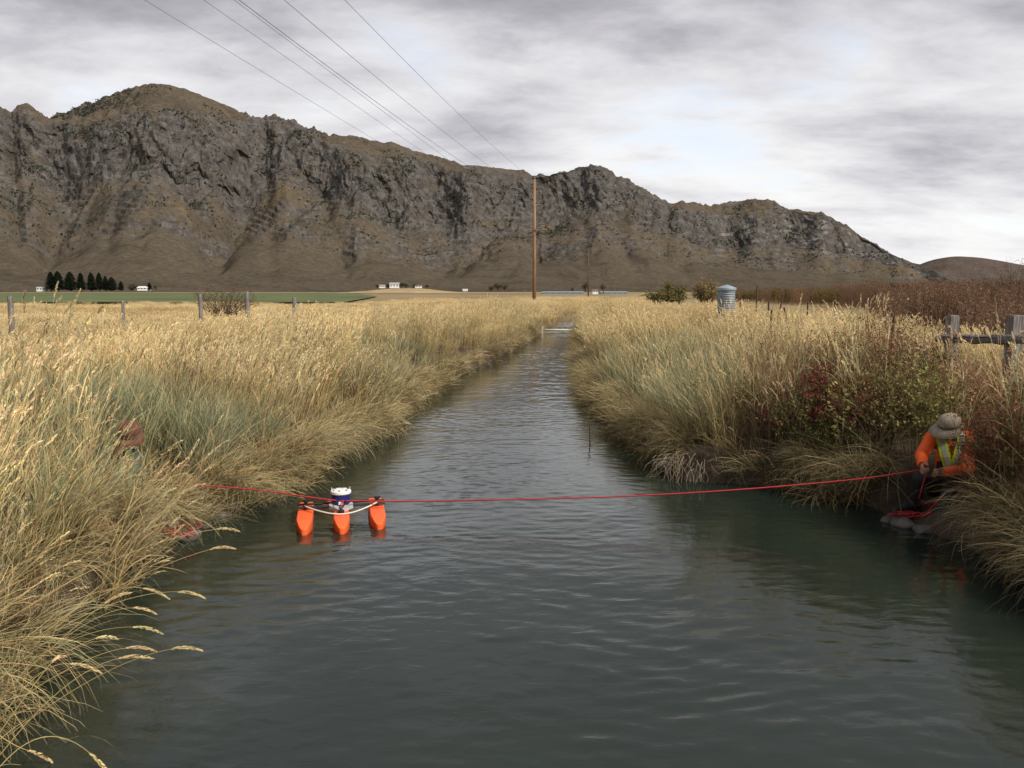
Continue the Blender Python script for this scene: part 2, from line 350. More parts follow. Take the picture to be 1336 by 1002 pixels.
y_ct = np.maximum(y_ct, y_sky + 1.0); y_cb = np.maximum(y_cb, y_ct + 3); y_at = np.maximum(y_at, y_cb + 4)
e_ct, e_cb, e_at = el_of(y_ct), el_of(y_cb), el_of(y_at)
Rr = 3300 + 200 * fbm(a_px / 200, a_px * 0 + 1.7, 3) + 300 * sstep(850, 960, a_px)
def back(r1, e1, e0, s):                  # walk down-slope (towards the valley) from (r1, e1*r1) at gradient s to elevation angle e0
    return (e1 * r1 - s * r1) / (e0 - s)
r_ct = back(Rr, tel, e_ct, 0.62); r_cb = back(r_ct, e_ct, e_cb, 1.35); r_at = back(r_cb, e_cb, e_at, 0.62)
r_ft = np.minimum(r_at - 300, 1900 + 120 * fbm(a_px / 150, a_px * 0 + 8.2, 3) + 200 * sstep(600, 1100, a_px))
segs = [(60, 0, 1), (95, 1, 2), (150, 2, 3), (66, 3, 4)]
Q = np.concatenate([np.linspace(b, c, n, endpoint=False) for n, b, c in segs] + [np.linspace(4, 4.5, 14)]); nr_ = len(Q)
KR = np.stack([r_ft, r_at, r_cb, r_ct, Rr, Rr + 900], 1)
KZ = np.stack([r_ft * 0, e_at * r_at, e_cb * r_cb, e_ct * r_ct, tel * Rr, tel * Rr - 500], 1)
qi = np.minimum(Q.astype(int), 4); qf = Q - qi
r_ = KR[:, qi] * (1 - qf) + KR[:, qi + 1] * qf
qz = np.where(qi == 0, qf ** 1.5, qf)
Z = KZ[:, qi] * (1 - qz) + KZ[:, qi + 1] * qz
QQ = np.repeat(Q[None], na, 0); A = np.repeat(a_px[:, None], nr_, 1); AZ = np.repeat(az[:, None], nr_, 1)
X = r_ * np.sin(AZ); Y = r_ * np.cos(AZ)
hs = np.clip(KZ[:, 4] / 600, 0.08, 1.2)[:, None]
cliff = sstep(1.75, 2.1, QQ) * (1 - sstep(2.95, 3.25, QQ)); talus = sstep(0.7, 1.1, QQ) * (1 - sstep(1.85, 2.2, QQ))
wX = X + 45 * fbm(X / 150, Y / 150 + 7, 3); wZ = Z + 60 * fbm(X / 130 + 5, Y / 130, 3)
b_lo = ridged((wX - 0.3 * wZ) / 330 + 1.5, wZ / 600, 3); butt = ridged((wX + 0.45 * wZ) / 100 + 3, wZ / 170, 3)      # buttresses and chimneys, steep but not parallel
blk = fbm(wX / 34, wZ / 40, 5)
cw = sstep(1.8, 2.25, QQ) * (1 - sstep(2.8, 3.15, QQ))
r_ = r_ - hs * cw * (80 * (b_lo - 0.5) + 34 * (butt - 0.5) + 18 * blk)
X = r_ * np.sin(AZ); Y = r_ * np.cos(AZ)
rav = ridged((X + 40 * fbm(X / 200, Y / 200, 2)) / 260 + 1.3, Y / 1200, 3)
dz = -hs * talus * 26 * (1 - sstep(0.3, 0.8, rav)) - hs * 15 * (1 - sstep(0.35, 0.8, rav)) * sstep(0.15, 0.7, QQ) * (1 - sstep(0.7, 1.1, QQ))
dz = dz + hs * (3.5 * fbm(X / 40, Y / 40, 3) + 16 * fbm(X / 160, Y / 160, 2)) * sstep(0.3, 1.2, QQ) * (1 - 0.7 * sstep(3.0, 3.3, QQ))
for cx0, cx1, wd, dep in [(108, 62, 20, 85), (335, 288, 24, 100), (240, 286, 15, 60), (505, 583, 20, 85), (665, 592, 20, 85), (735, 700, 16, 60), (905, 880, 18, 70), (1010, 965, 20, 50), (-80, -60, 25, 80), (425, 452, 13, 45), (170, 150, 10, 30), (810, 822, 12, 45)]:
    ax = cx1 + (cx0 - cx1) * (QQ - 0.6) / 1.9 + 14 * fbm(X / 170 + cx0, Y / 170, 3)
    dz = dz - hs * dep * np.exp(-np.sqrt(((A - ax) / (1.5 * wd)) ** 2 + 0.08) * 1.5) * sstep(0.35, 1.1, QQ) * (1 - sstep(2.3, 2.75, QQ))
dz = dz + hs * cliff * (20 * fbm(wX / 26, wZ / 22, 4) + 9 * (ridged(X / 13, (Y + 1.6 * Z) / 17, 3) - 0.6)) + hs * talus * 4 * fbm(X / 22, Y / 22, 4)
Z = Z + dz
dip = 0.16 * X * (A < 420) + 0.0 * X
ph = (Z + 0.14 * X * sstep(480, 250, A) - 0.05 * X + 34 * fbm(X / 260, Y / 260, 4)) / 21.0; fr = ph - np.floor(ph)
lw = sstep(0.8, 1.15, QQ) * (1 - sstep(2.5, 2.9, QQ)) * sstep(-0.12, 0.28, fbm(X / 110 + 9, Y / 110, 4) + 0.10)
lw = np.maximum(lw, 0.9 * cliff * sstep(880, 960, A))
Z = Z + hs * lw * 14 * (sstep(0.6, 0.85, fr) - fr)
mxe = ((Z - EYE) / r_).max(1); k = tel / np.maximum(mxe, 1e-4); k = np.convolve(np.pad(k, 14, mode='edge'), np.hanning(29) / np.hanning(29).sum(), 'valid')
Z = EYE + (Z - EYE) * np.where(tel > 0.004, np.clip(k, 0.7, 1.3), 1.0)[:, None]
crag = (1 - 0.85 * sstep(185, 215, A) * (1 - sstep(315, 335, A))) * (1 - 0.6 * sstep(430, 445, A) * (1 - sstep(660, 690, A)))
Z = Z + hs * crag * sstep(2.7, 3.7, QQ) * (30 * (ridged(X / 75 + 2, Y / 75, 4) - 0.68) + 8 * fbm(X / 18, Y / 18, 3))
edge0 = sstep(0, 0.12, QQ); Z = Z * edge0 - 2.0 * (1 - edge0)
# colour by rock / grass
dr = np.gradient(Z, axis=1) / np.gradient(r_, axis=1); da = np.gradient(Z, axis=0) / (r_ * (az[1] - az[0])); slope = np.sqrt(dr ** 2 + da ** 2)
nse = fbm(X / 60, (Y + Z) / 60, 5); nlo = fbm(X / 170 + 3, (Y + Z) / 170, 4)
rock = cliff * sstep(-0.45, 0.0, nlo + 0.7 * nse + 0.12) + talus * sstep(0.15, 0.45, nlo + 0.4 * nse - 0.1) * 0.45
rock = np.maximum(np.clip(rock, 0, 1), lw * sstep(0.42, 0.56, fr) * (1 - sstep(0.86, 0.98, fr)) * sstep(-0.4, 0.0, nse))
rock = np.maximum(rock, sstep(3.0, 3.4, QQ) * sstep(0.0, 0.25, nlo + 0.4 * nse - 0.35 * sstep(60, 130, A) * (1 - sstep(320, 335, A)) - 0.15 * sstep(425, 445, A) * (1 - sstep(650, 690, A)) + 0.45 * sstep(325, 345, A) * (1 - sstep(410, 430, A)) + 0.5 * sstep(680, 720, A) * (1 - sstep(860, 880, A)) + 0.3 * (1 - sstep(50, 70, A))) * 0.9)
c_rock = np.array([0.076, 0.069, 0.063]); c_rock2 = np.array([0.126, 0.117, 0.108]); c_tan = np.array([0.103, 0.084, 0.062]); c_apr = np.array([0.099, 0.082, 0.060]); c_och = np.array([0.130, 0.096, 0.060]); c_dk = np.array([0.073, 0.062, 0.046])  # rock and soil tones darkened: cloud shade over the range put into the colour
v1 = sstep(-0.35, 0.45, fbm(X / 30 + 4, (Y + 1.5 * Z) / 40, 5))[..., None]
grass = c_tan + (c_apr - c_tan) * (1 - sstep(0.8, 1.3, QQ + 0.3 * nse))[..., None]
grass = grass + (c_dk - grass) * (sstep(-0.1, 0.4, fbm(X / 260 + 7, Y / 90, 5)) * 0.7)[..., None]
grass = grass + (c_och - grass) * (sstep(0.10, 0.40, fbm(X / 150 + 2, Y / 150 + 6, 4)) * sstep(1.2, 1.6, QQ) * (1 - sstep(1.95, 2.15, QQ)))[..., None] * 0.85
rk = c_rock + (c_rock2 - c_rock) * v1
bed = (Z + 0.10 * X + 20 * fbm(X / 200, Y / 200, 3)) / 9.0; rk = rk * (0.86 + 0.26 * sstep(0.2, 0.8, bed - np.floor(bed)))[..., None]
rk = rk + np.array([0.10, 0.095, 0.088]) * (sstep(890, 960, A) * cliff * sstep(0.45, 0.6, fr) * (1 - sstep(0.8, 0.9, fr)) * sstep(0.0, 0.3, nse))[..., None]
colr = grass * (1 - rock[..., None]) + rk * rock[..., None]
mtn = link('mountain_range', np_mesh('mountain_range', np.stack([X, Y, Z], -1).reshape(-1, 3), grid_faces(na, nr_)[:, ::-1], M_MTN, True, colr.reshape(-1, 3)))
tag(mtn, 'long brown mountain range with grey limestone cliffs above the valley', 'mountain', kind='structure')

# scattered junipers on the cliffs and ravines
def ico(sub=1):
    bm = bmesh.new(); bmesh.ops.create_icosphere(bm, subdivisions=sub, radius=1.0)
    v = np.array([x.co[:] for x in bm.verts]); f = np.array([[q.index for q in p.verts] for p in bm.faces]); bm.free(); return v, f
IV, IF = ico(1)
okr = (tel[:, None] > 0.03) * (QQ < 3.95) * (A > -60)
Wt = sstep(1.0, 1.6, QQ) * sstep(0.0, 0.4, fbm(X / 120 + 11, (Y + Z) / 120, 4)) * okr * (1 - 0.75 * sstep(2.9, 3.3, QQ))
Wt = Wt * (1 + 1.5 * sstep(1.6, 2.1, QQ)) + 0.05 * sstep(0.8, 1.2, QQ) * (QQ < 3.2) * okr + 2.2 * (QQ > 3.55) * okr * (A > 70) * (A < 188) * sstep(-0.35, 0.1, nlo)
Wt = Wt * np.abs(np.gradient(r_, axis=1)); Wf = (Wt / Wt.sum()).ravel(); ch = rng.choice(Wf.size, 15000, p=Wf)
jx, jy, jz = X.ravel()[ch] + rng.normal(0, 3, len(ch)), Y.ravel()[ch] + rng.normal(0, 3, len(ch)), Z.ravel()[ch]
js = rng.uniform(0.8, 2.4, len(ch)) * rng.uniform(0.7, 1.4, len(ch))
JV = (IV[None] * (1 + 0.25 * rng.normal(size=(len(ch), len(IV), 1))) * np.stack([js * 1.15, js * 1.15, js], -1)[:, None, :] + np.stack([jx, jy, jz + js * 0.5], -1)[:, None, :]).reshape(-1, 3)
JF = (IF[None] + (np.arange(len(ch)) * len(IV))[:, None, None]).reshape(-1, 3)
M_JUN = plain('juniper_green', (0.030, 0.036, 0.024), 0.9, 0.3, 0.2)
tag(link('mountain_junipers', np_mesh('mountain_junipers', JV, JF, M_JUN, False)), 'dark juniper shrubs dotted over the mountain cliffs and ravines', 'shrubs', kind='stuff')

# low far hill beyond the end of the range
hp = [(1100, 383), (1150, 368), (1190, 348), (1215, 338), (1245, 333), (1280, 335), (1310, 340), (1336, 345), (1400, 352), (1500, 366), (1600, 382)]
HK = np.array([az_el(*p) for p in hp]); ha = np.linspace(HK[0, 0], HK[-1, 0], 220); hel = np.interp(ha, HK[:, 0], HK[:, 1]); hel = np.convolve(np.pad(hel, 5, mode='edge'), np.ones(11) / 11, 'valid')
ht = np.linspace(0, 1.3, 60); HT = np.repeat(ht[None], 220, 0); HR = 4300 + 1200 * HT; HA = np.repeat(ha[:, None], 60, 1)
HP = np.where(HT < 1, sstep(-0.1, 1.05, HT) ** 1.2, 1 - (HT - 1)); HX = HR * np.sin(HA); HY = HR * np.cos(HA)
HZ = (hel * 5500)[:, None] * HP + 14 * fbm(HX / 220, HY / 220, 5) * sstep(0.05, 0.4, HT)
kk = hel / np.maximum(((HZ) / HR).max(1), 1e-4); HZ = HZ * np.clip(kk, 0.3, 2)[:, None]; HZ = HZ - 2
hc = np.array([0.105, 0.083, 0.070]) + 0.03 * fbm(HX / 160, HY / 160, 4)[..., None]
tag(link('far_hill', np_mesh('far_hill', np.stack([HX, HY, HZ], -1).reshape(-1, 3), grid_faces(220, 60)[:, ::-1], M_MTN, True, hc.reshape(-1, 3))), 'low dark brown hill beyond the end of the range', 'hill', kind='structure')

# ------------------------------------------------------------------ green field
def sheet(name, poly, z, mat, label, cat, nx=60):
    bm = bmesh.new(); f = bm.faces.new([bm.verts.new((x, y, z + gh(x, y) * 0)) for x, y in poly]); me = bpy.data.meshes.new(name); bm.to_mesh(me); bm.free(); me.materials.append(mat)
    return tag(link(name, me), label, cat, kind='structure')
M_GREEN = plain('alfalfa_green', (0.085, 0.105, 0.030), 0.9, 0.5, 0.06)
M_STUB = plain('stubble_tan', (0.33, 0.24, 0.12), 0.9, 0.25, 0.05)
sheet('green_field', [(-24, 118), (-42, 260), (-120, 640), (-210, 960), (-1500, 960), (-1500, 400), (-420, 185), (-100, 118)], 0.78, M_GREEN, 'strip of green irrigated field beyond the left bank grass', 'field')
sheet('stubble_field', [(-205, 970), (-100, 600), (40, 600), (90, 1300), (-1600, 1300), (-1600, 970)], 0.80, M_STUB, 'pale tan stubble strip below the mountain apron', 'field')

# ------------------------------------------------------------------ grass clump prototypes (kept out of the scene, instanced by the stuff objects)
PROTO = bpy.data.collections.new('grass_prototypes')
def jit(c, a=0.15):
    k = 1 + random.uniform(-a, a); return tuple(max(0.003, q * k * (1 + random.uniform(-0.06, 0.06))) for q in c)
def lerp3(a, b, t): return tuple(p + (q - p) * t for p, q in zip(a, b))
def spine(b, az_, h, lean, curve_, n, pw=1.4):
    pts = [Vector(b)]; p = Vector(b); dl = h / n
    for i in range(n):
        th = lean + curve_ * ((i + 0.5) / n) ** pw
        p = p + Vector((math.cos(az_) * math.sin(th), math.sin(az_) * math.sin(th), math.cos(th))) * dl; pts.append(p.copy())
    return pts
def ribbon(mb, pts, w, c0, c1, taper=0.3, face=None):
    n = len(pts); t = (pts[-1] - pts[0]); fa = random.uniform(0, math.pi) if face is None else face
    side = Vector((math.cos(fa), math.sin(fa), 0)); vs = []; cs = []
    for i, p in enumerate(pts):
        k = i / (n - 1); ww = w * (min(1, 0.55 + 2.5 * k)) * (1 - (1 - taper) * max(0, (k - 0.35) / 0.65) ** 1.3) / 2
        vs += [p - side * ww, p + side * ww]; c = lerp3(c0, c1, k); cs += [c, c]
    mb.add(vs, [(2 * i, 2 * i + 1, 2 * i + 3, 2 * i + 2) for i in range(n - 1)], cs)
def seed_head(mb, pts, rad, col, nsp):
    n = len(pts)
    for i in range(nsp):
        k = i / nsp * (n - 1); a = int(k); p = pts[a].lerp(pts[min(a + 1, n - 1)], k - a); ax = (pts[min(a + 1, n - 1)] - pts[a]).normalized()
        prof = math.sin(math.pi * (0.12 + 0.80 * i / nsp)) ; an = random.uniform(0, 6.28)
        s = ax.orthogonal().normalized(); s = Matrix.Rotation(an, 3, ax) @ s; l = rad * 2.6; r_o = rad * prof
        w = s.cross(ax) * rad * 0.55; tip = p + ax * l + s * r_o * 1.15; mid = p + ax * l * 0.45 + s * r_o * 0.9
        mb.add([p, mid + w, tip, mid - w], [(0, 1, 2, 3)], jit(col, 0.18))
def finish(mb, name):
    o = bpy.data.objects.new(name, mb.mesh(name, M_INST)); PROTO.objects.link(o); return o
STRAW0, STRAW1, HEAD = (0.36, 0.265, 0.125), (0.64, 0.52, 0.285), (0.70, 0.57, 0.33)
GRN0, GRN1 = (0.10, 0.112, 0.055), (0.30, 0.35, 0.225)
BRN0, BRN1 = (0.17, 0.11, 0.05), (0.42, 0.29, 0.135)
def straw(name, seed, n, h, spread, k, leafy=2, green=0.25, nsp=14, seg=4):
    random.seed(seed); mb = MB()
    for i in range(n):
        a = random.uniform(0, 6.28); d = spread * math.sqrt(random.random()); hh = h * random.uniform(0.62, 1.05)
        az_ = random.gauss(0, 0.9); ln = abs(random.gauss(0.08, 0.09)); cu = abs(random.gauss(0.22, 0.2))
        pts = spine((d * math.cos(a), d * math.sin(a), -0.03), az_, hh, ln, cu, seg, 2.0)
        g = random.random() < green; c0 = jit(lerp3(STRAW0, GRN0, 0.6) if g else STRAW0); c1 = jit(lerp3(STRAW1, GRN1, 0.35) if g else STRAW1)
        ribbon(mb, pts, 0.0036 * k, c0, c1, 0.7)
        for j in range(leafy):
            q = random.uniform(0.12, 0.78); ii = int(q * seg); p = pts[ii].lerp(pts[ii + 1], q * seg - ii)
            gl = random.random() < green * 1.4; lc0 = jit(GRN0 if gl else lerp3(STRAW0, STRAW1, 0.3)); lc1 = jit(GRN1 if gl else STRAW1, 0.25)
            ribbon(mb, spine(p, az_ + random.uniform(-2.2, 2.2), random.uniform(0.18, 0.42), random.uniform(0.15, 0.6), random.uniform(0.4, 1.7), 3), 0.0075 * k, lc0, lc1, 0.1)
        if random.random() < 0.75 and nsp:
            t = pts[-1] - pts[-2]; az2 = math.atan2(t.y, t.x); th = math.acos(max(-1, min(1, t.normalized().z)))
            seed_head(mb, spine(pts[-1] - t * 0.1, az2, random.uniform(0.09, 0.16), th, random.uniform(0.1, 0.7), 3), 0.0085 * k, jit(HEAD), nsp)
    return finish(mb, name)
def leafy(name, seed, n, h, spread, k, c0, c1, w=0.009, curve_=(0.5, 1.5), lean=(0.02, 0.3), mixc=None, seg=4, bias=None):
    random.seed(seed); mb = MB()
    for i in range(n):
        a = random.uniform(0, 6.28); d = spread * math.sqrt(random.random())
        az_ = random.uniform(0, 6.28) if bias is None else random.gauss(0, bias)
        ca, cb2 = (c0, c1) if (mixc is None or random.random() < 0.6) else mixc
        ribbon(mb, spine((d * math.cos(a), d * math.sin(a), -0.03), az_, h * random.uniform(0.5, 1.05), random.uniform(*lean), random.uniform(*curve_), seg), w * k * random.uniform(0.6, 1.2), jit(ca), jit(cb2, 0.22), 0.08)
    return finish(mb, name)
def forb(name, seed, n, h, spread, k, stem, blob, ncl=5, tw=6, leafc=None):
    random.seed(seed); mb = MB()
    for i in range(n):
        a = random.uniform(0, 6.28); d = spread * math.sqrt(random.random()); hh = h * random.uniform(0.6, 1.05); az_ = random.uniform(0, 6.28)
        pts = spine((d * math.cos(a), d * math.sin(a), -0.03), az_, hh, random.uniform(0.0, 0.2), random.uniform(0, 0.3), 4)
        ribbon(mb, pts, 0.005 * k, jit(stem), jit(stem), 0.6)
        for j in range(tw):
            q = random.uniform(0.35, 0.98); ii = int(q * 4); p = pts[ii].lerp(pts[min(ii + 1, 4)], q * 4 - ii); bz = random.uniform(0, 6.28)
            br = spine(p, bz, random.uniform(0.08, 0.26), random.uniform(0.4, 0.9), random.uniform(-0.5, 0.2), 2); ribbon(mb, br, 0.003 * k, jit(stem), jit(stem), 0.6)
            for c in range(ncl):
                e = br[-1].lerp(br[0], random.random() * 0.7) + Vector([random.gauss(0, 0.012) for _ in range(3)])
                s = random.uniform(0.006, 0.013) * k; nrm = Vector([random.gauss(0, 1) for _ in range(3)]).normalized(); u = nrm.orthogonal() * s; v = nrm.cross(u)
                lc = leafc if (leafc and random.random() < 0.6) else blob
                mb.add([e - u, e - v * 0.7, e + u, e + v * 0.7], [(0, 1, 2, 3)], jit(lc, 0.3))
    return finish(mb, name)
pi_ = {}
def reg(key, fn, n):
    for i in range(n):
        o = fn('p%03d_%s' % (reg.c, key), 100 + reg.c); pi_.setdefault(key, []).append(reg.c); reg.c += 1
reg.c = 0
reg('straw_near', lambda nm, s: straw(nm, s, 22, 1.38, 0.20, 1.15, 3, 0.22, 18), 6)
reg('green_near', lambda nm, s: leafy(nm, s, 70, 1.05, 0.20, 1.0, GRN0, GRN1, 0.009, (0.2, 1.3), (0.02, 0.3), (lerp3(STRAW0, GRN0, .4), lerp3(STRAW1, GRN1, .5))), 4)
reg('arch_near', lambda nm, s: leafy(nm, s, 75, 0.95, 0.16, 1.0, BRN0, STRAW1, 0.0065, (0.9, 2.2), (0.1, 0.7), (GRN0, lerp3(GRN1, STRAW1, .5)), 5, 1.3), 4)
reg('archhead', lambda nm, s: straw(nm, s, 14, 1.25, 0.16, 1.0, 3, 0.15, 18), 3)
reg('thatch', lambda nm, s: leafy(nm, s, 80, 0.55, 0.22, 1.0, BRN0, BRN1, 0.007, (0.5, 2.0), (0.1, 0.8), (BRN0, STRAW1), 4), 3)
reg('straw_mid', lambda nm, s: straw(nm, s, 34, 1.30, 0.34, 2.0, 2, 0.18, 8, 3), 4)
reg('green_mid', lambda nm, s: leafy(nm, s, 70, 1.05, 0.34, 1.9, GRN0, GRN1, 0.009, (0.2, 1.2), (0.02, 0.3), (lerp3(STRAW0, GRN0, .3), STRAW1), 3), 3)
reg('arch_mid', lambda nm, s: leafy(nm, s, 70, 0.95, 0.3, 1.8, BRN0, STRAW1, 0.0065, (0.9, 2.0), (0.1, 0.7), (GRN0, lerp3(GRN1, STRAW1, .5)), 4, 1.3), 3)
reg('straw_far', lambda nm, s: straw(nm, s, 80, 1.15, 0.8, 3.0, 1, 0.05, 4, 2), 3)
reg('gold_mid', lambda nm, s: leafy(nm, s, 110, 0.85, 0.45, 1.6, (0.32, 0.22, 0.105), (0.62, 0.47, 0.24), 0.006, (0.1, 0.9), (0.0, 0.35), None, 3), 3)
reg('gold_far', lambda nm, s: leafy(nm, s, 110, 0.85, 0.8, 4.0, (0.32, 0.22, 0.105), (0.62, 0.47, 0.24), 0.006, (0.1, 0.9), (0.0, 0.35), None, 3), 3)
reg('forb', lambda nm, s: forb(nm, s, 9, 1.15, 0.22, 1.0, (0.19, 0.12, 0.075), (0.15, 0.085, 0.05), 5, 7, (0.36, 0.25, 0.14)), 4)
reg('redweed', lambda nm, s: forb(nm, s, 14, 1.0, 0.26, 1.0, (0.18, 0.085, 0.06), (0.21, 0.085, 0.055), 6, 8, (0.25, 0.155, 0.07)), 4)
reg('olive', lambda nm, s: forb(nm, s, 14, 0.75, 0.26, 1.15, (0.13, 0.10, 0.05), (0.11, 0.115, 0.04), 8, 9, (0.21, 0.175, 0.07)), 3)
reg('willow', lambda nm, s: forb(nm, s, 60, 2.3, 0.85, 2.4, (0.20, 0.12, 0.085), (0.18, 0.10, 0.07), 3, 6, (0.22, 0.15, 0.085)), 4)
reg('willow_olive', lambda nm, s: forb(nm, s, 40, 1.9, 0.9, 3.5, (0.16, 0.12, 0.06), (0.18, 0.15, 0.06), 8, 8, (0.24, 0.18, 0.075)), 3)

def gn_group():
    g = bpy.data.node_groups.new('scatter_clumps', 'GeometryNodeTree')
    g.interface.new_socket('Geometry', in_out='INPUT', socket_type='NodeSocketGeometry'); g.interface.new_socket('Geometry', in_out='OUTPUT', socket_type='NodeSocketGeometry')
    gi = g.nodes.new('NodeGroupInput'); go = g.nodes.new('NodeGroupOutput'); ip = g.nodes.new('GeometryNodeInstanceOnPoints'); ci = g.nodes.new('GeometryNodeCollectionInfo')
    ci.inputs['Collection'].default_value = PROTO; ci.inputs['Separate Children'].default_value = True; ci.inputs['Reset Children'].default_value = True
    def na_(nm, ty):
        q = g.nodes.new('GeometryNodeInputNamedAttribute'); q.data_type = ty; q.inputs['Name'].default_value = nm; return q.outputs['Attribute']
    er = g.nodes.new('FunctionNodeEulerToRotation'); lk = g.links.new
    lk(gi.outputs[0], ip.inputs['Points']); lk(ci.outputs[0], ip.inputs['Instance']); ip.inputs['Pick Instance'].default_value = True
    lk(na_('idx', 'INT'), ip.inputs['Instance Index']); lk(na_('rot', 'FLOAT_VECTOR'), er.inputs[0]); lk(er.outputs[0], ip.inputs['Rotation']); lk(na_('scl', 'FLOAT_VECTOR'), ip.inputs['Scale'])
    lk(ip.outputs[0], go.inputs[0]); return g
GN = gn_group()
class Scatter:
    def __init__(s): s.p = []; s.r = []; s.s = []; s.i = []; s.t = []
    def put(s, p, key, yaw, tilt_dir=0.0, tilt=0.0, scl=1.0, tint=(1, 1, 1), sxy=None):
        m = Matrix.Rotation(tilt, 3, Vector((-math.sin(tilt_dir), math.cos(tilt_dir), 0))) @ Matrix.Rotation(yaw, 3, 'Z')
        s.p.append(p); s.r.append(m.to_euler()[:]); q = sxy or scl; s.s.append((q, q, scl)); s.i.append(random.choice(pi_[key])); s.t.append((*tint, 1))
    def build(s, name, label, cat):
        me = bpy.data.meshes.new(name); me.from_pydata(s.p, [], [])
        for nm, ty, fld, dat in (('rot', 'FLOAT_VECTOR', 'vector', s.r), ('scl', 'FLOAT_VECTOR', 'vector', s.s), ('idx', 'INT', 'value', s.i), ('tint', 'FLOAT_COLOR', 'color', s.t)):
            a = me.attributes.new(nm, ty, 'POINT'); a.data.foreach_set(fld, np.array(dat, dtype=np.int32 if ty == 'INT' else np.float32).ravel())
        o = link(name, me); md = o.modifiers.new('scatter', 'NODES'); md.node_group = GN
        return tag(o, label, cat, kind='stuff')
def tint(base=1.0, a=0.14, warm=0.0):
    k = base * (1 + random.uniform(-a, a)); w = random.uniform(-0.05, 0.05) + warm; return (k * (1 + w), k, k * (1 - 1.4 * w))
random.seed(5)
def sample(n, x0, x1, y0, y1): return rng.uniform(x0, x1, n), rng.uniform(y0, y1, n)

# --- left bank: near, mid
bl = Scatter()
def trampled(x, y, z):                    # gap in front of the worker on the left bank
    px, _ = to_px(x, y, z); return 128 < px < 225 and 3.5 < y < 8.6
def edge_fringe(sc_, XE, sgn, y0, y1, per_m, lod, dark=lambda px, y: 1.0, skip=lambda x, y: False):
    n = int((y1 - y0) * per_m)
    for y in rng.uniform(y0, y1, n):
        s = random.uniform(-0.06, 0.34); x = float(XE(y)) + sgn * s; z = gh(x, y)
        if skip(x, y): continue
        px, _ = to_px(x, y, z); wd = (0 if sgn < 0 else math.pi) + random.gauss(0, 0.45); z = max(z, 0.16 + 0.28 * random.random())
        key = 'thatch' if random.random() < 0.3 else 'arch_' + lod; d = dark(px, y)
        sc_.put((x, y, z), key, wd, wd, random.uniform(0.35, 1.15), random.uniform(0.45, 0.9) * (1 if key != 'thatch' else 1.1), tint(d, 0.25, 0.02))
def left_bank(y0, y1, depth, dens, lod):
    n = int((y1 - y0) * depth * dens); sy = rng.uniform(y0, y1, n); ss = rng.uniform(0.0, 1, n) ** 1.1 * depth + 0.02
    xs = XL(sy) - ss; hz = ground_h(xs, sy); gn_ = fbm(xs * 0.30 + 3, sy * 0.20, 3); hn = fbm(xs * 0.35 + 9, sy * 0.35, 3); cn = fbm(xs * 0.25 + 33, sy * 0.25, 3)
    for x, y, z, s, g, hv, cv in zip(xs, sy, hz, ss, gn_, hn, cn):
        if math.hypot(x + 3.75, y - 8.2) < 0.42: continue
        far_ = float(sstep(2.5, 6.0, s)); sc = (0.92 + 0.62 * hv) * random.uniform(0.82, 1.14) * (1 - 0.30 * far_)
        if y > 9: sc *= 0.88
        elif y < 7.2: sc *= 1.10
        pg = 0.34 + 2.6 * g + (0.42 if 8.5 < y < 21 and s < 3.2 else 0) - (0.45 if s > 3.4 else 0) - (0.30 if y < 7 else 0)
        if trampled(x, y, z): sc *= 0.60 if y > 4.8 else 0.75
        wd = random.gauss(0.1, 0.5); far_e = y > 17; tn = 1.02 + 0.55 * cv
        if s < 0.9 and far_e: sc *= 0.62
        if s < 0.40:
            bl.put((x, y, z), 'arch_' + lod if random.random() < (0.4 if y < 6.5 else 0.7) or lod == 'mid' else 'archhead', wd, wd, random.uniform(0.1, 0.9 if y > 6.5 else 0.75) * (0.5 if far_e else 1), sc * random.uniform(0.7, 1.0), tint(0.95, 0.2, 0.02))
        else:
            tl = (random.uniform(0.0, 0.20 if y > 7 else 0.11) + 0.45 * math.exp(-(s - 0.40) / 0.5) * random.random()) * (0.4 if far_e else 1)
            key = ('green_' if random.random() < pg else 'straw_') + lod
            bl.put((x, y, z), key, wd if key[0] == 's' else random.uniform(0, 6), wd, tl, sc * (0.85 if key[0] == 'g' else 1), tint(tn, 0.16, 0.015))
            if random.random() < 0.3: bl.put((x, y, z), 'thatch', random.uniform(0, 6), 0, 0, sc * 1.2, tint(0.95, 0.25))
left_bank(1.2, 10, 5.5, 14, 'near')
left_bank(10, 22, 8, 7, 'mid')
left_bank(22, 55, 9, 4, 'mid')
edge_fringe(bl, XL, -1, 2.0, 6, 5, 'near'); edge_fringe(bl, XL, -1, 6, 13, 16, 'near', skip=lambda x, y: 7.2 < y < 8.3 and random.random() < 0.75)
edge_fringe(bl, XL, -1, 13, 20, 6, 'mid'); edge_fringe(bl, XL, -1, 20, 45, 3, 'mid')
for i in range(16):                       # tall heads against the sky at the near left
    y = random.uniform(2.9, 4.6); x = (random.uniform(-40, 70) - CX) / F * y * 1.02
    if XL(y) - x > 0.15: bl.put((x, y, gh(x, y)), 'archhead', random.gauss(0, 1), 0, random.uniform(0, 0.15), random.uniform(1.15, 1.32), tint(1.0, 0.1))
bl.build('bank_grass', 'tall straw and blue-green grass covering the left canal bank', 'grass')

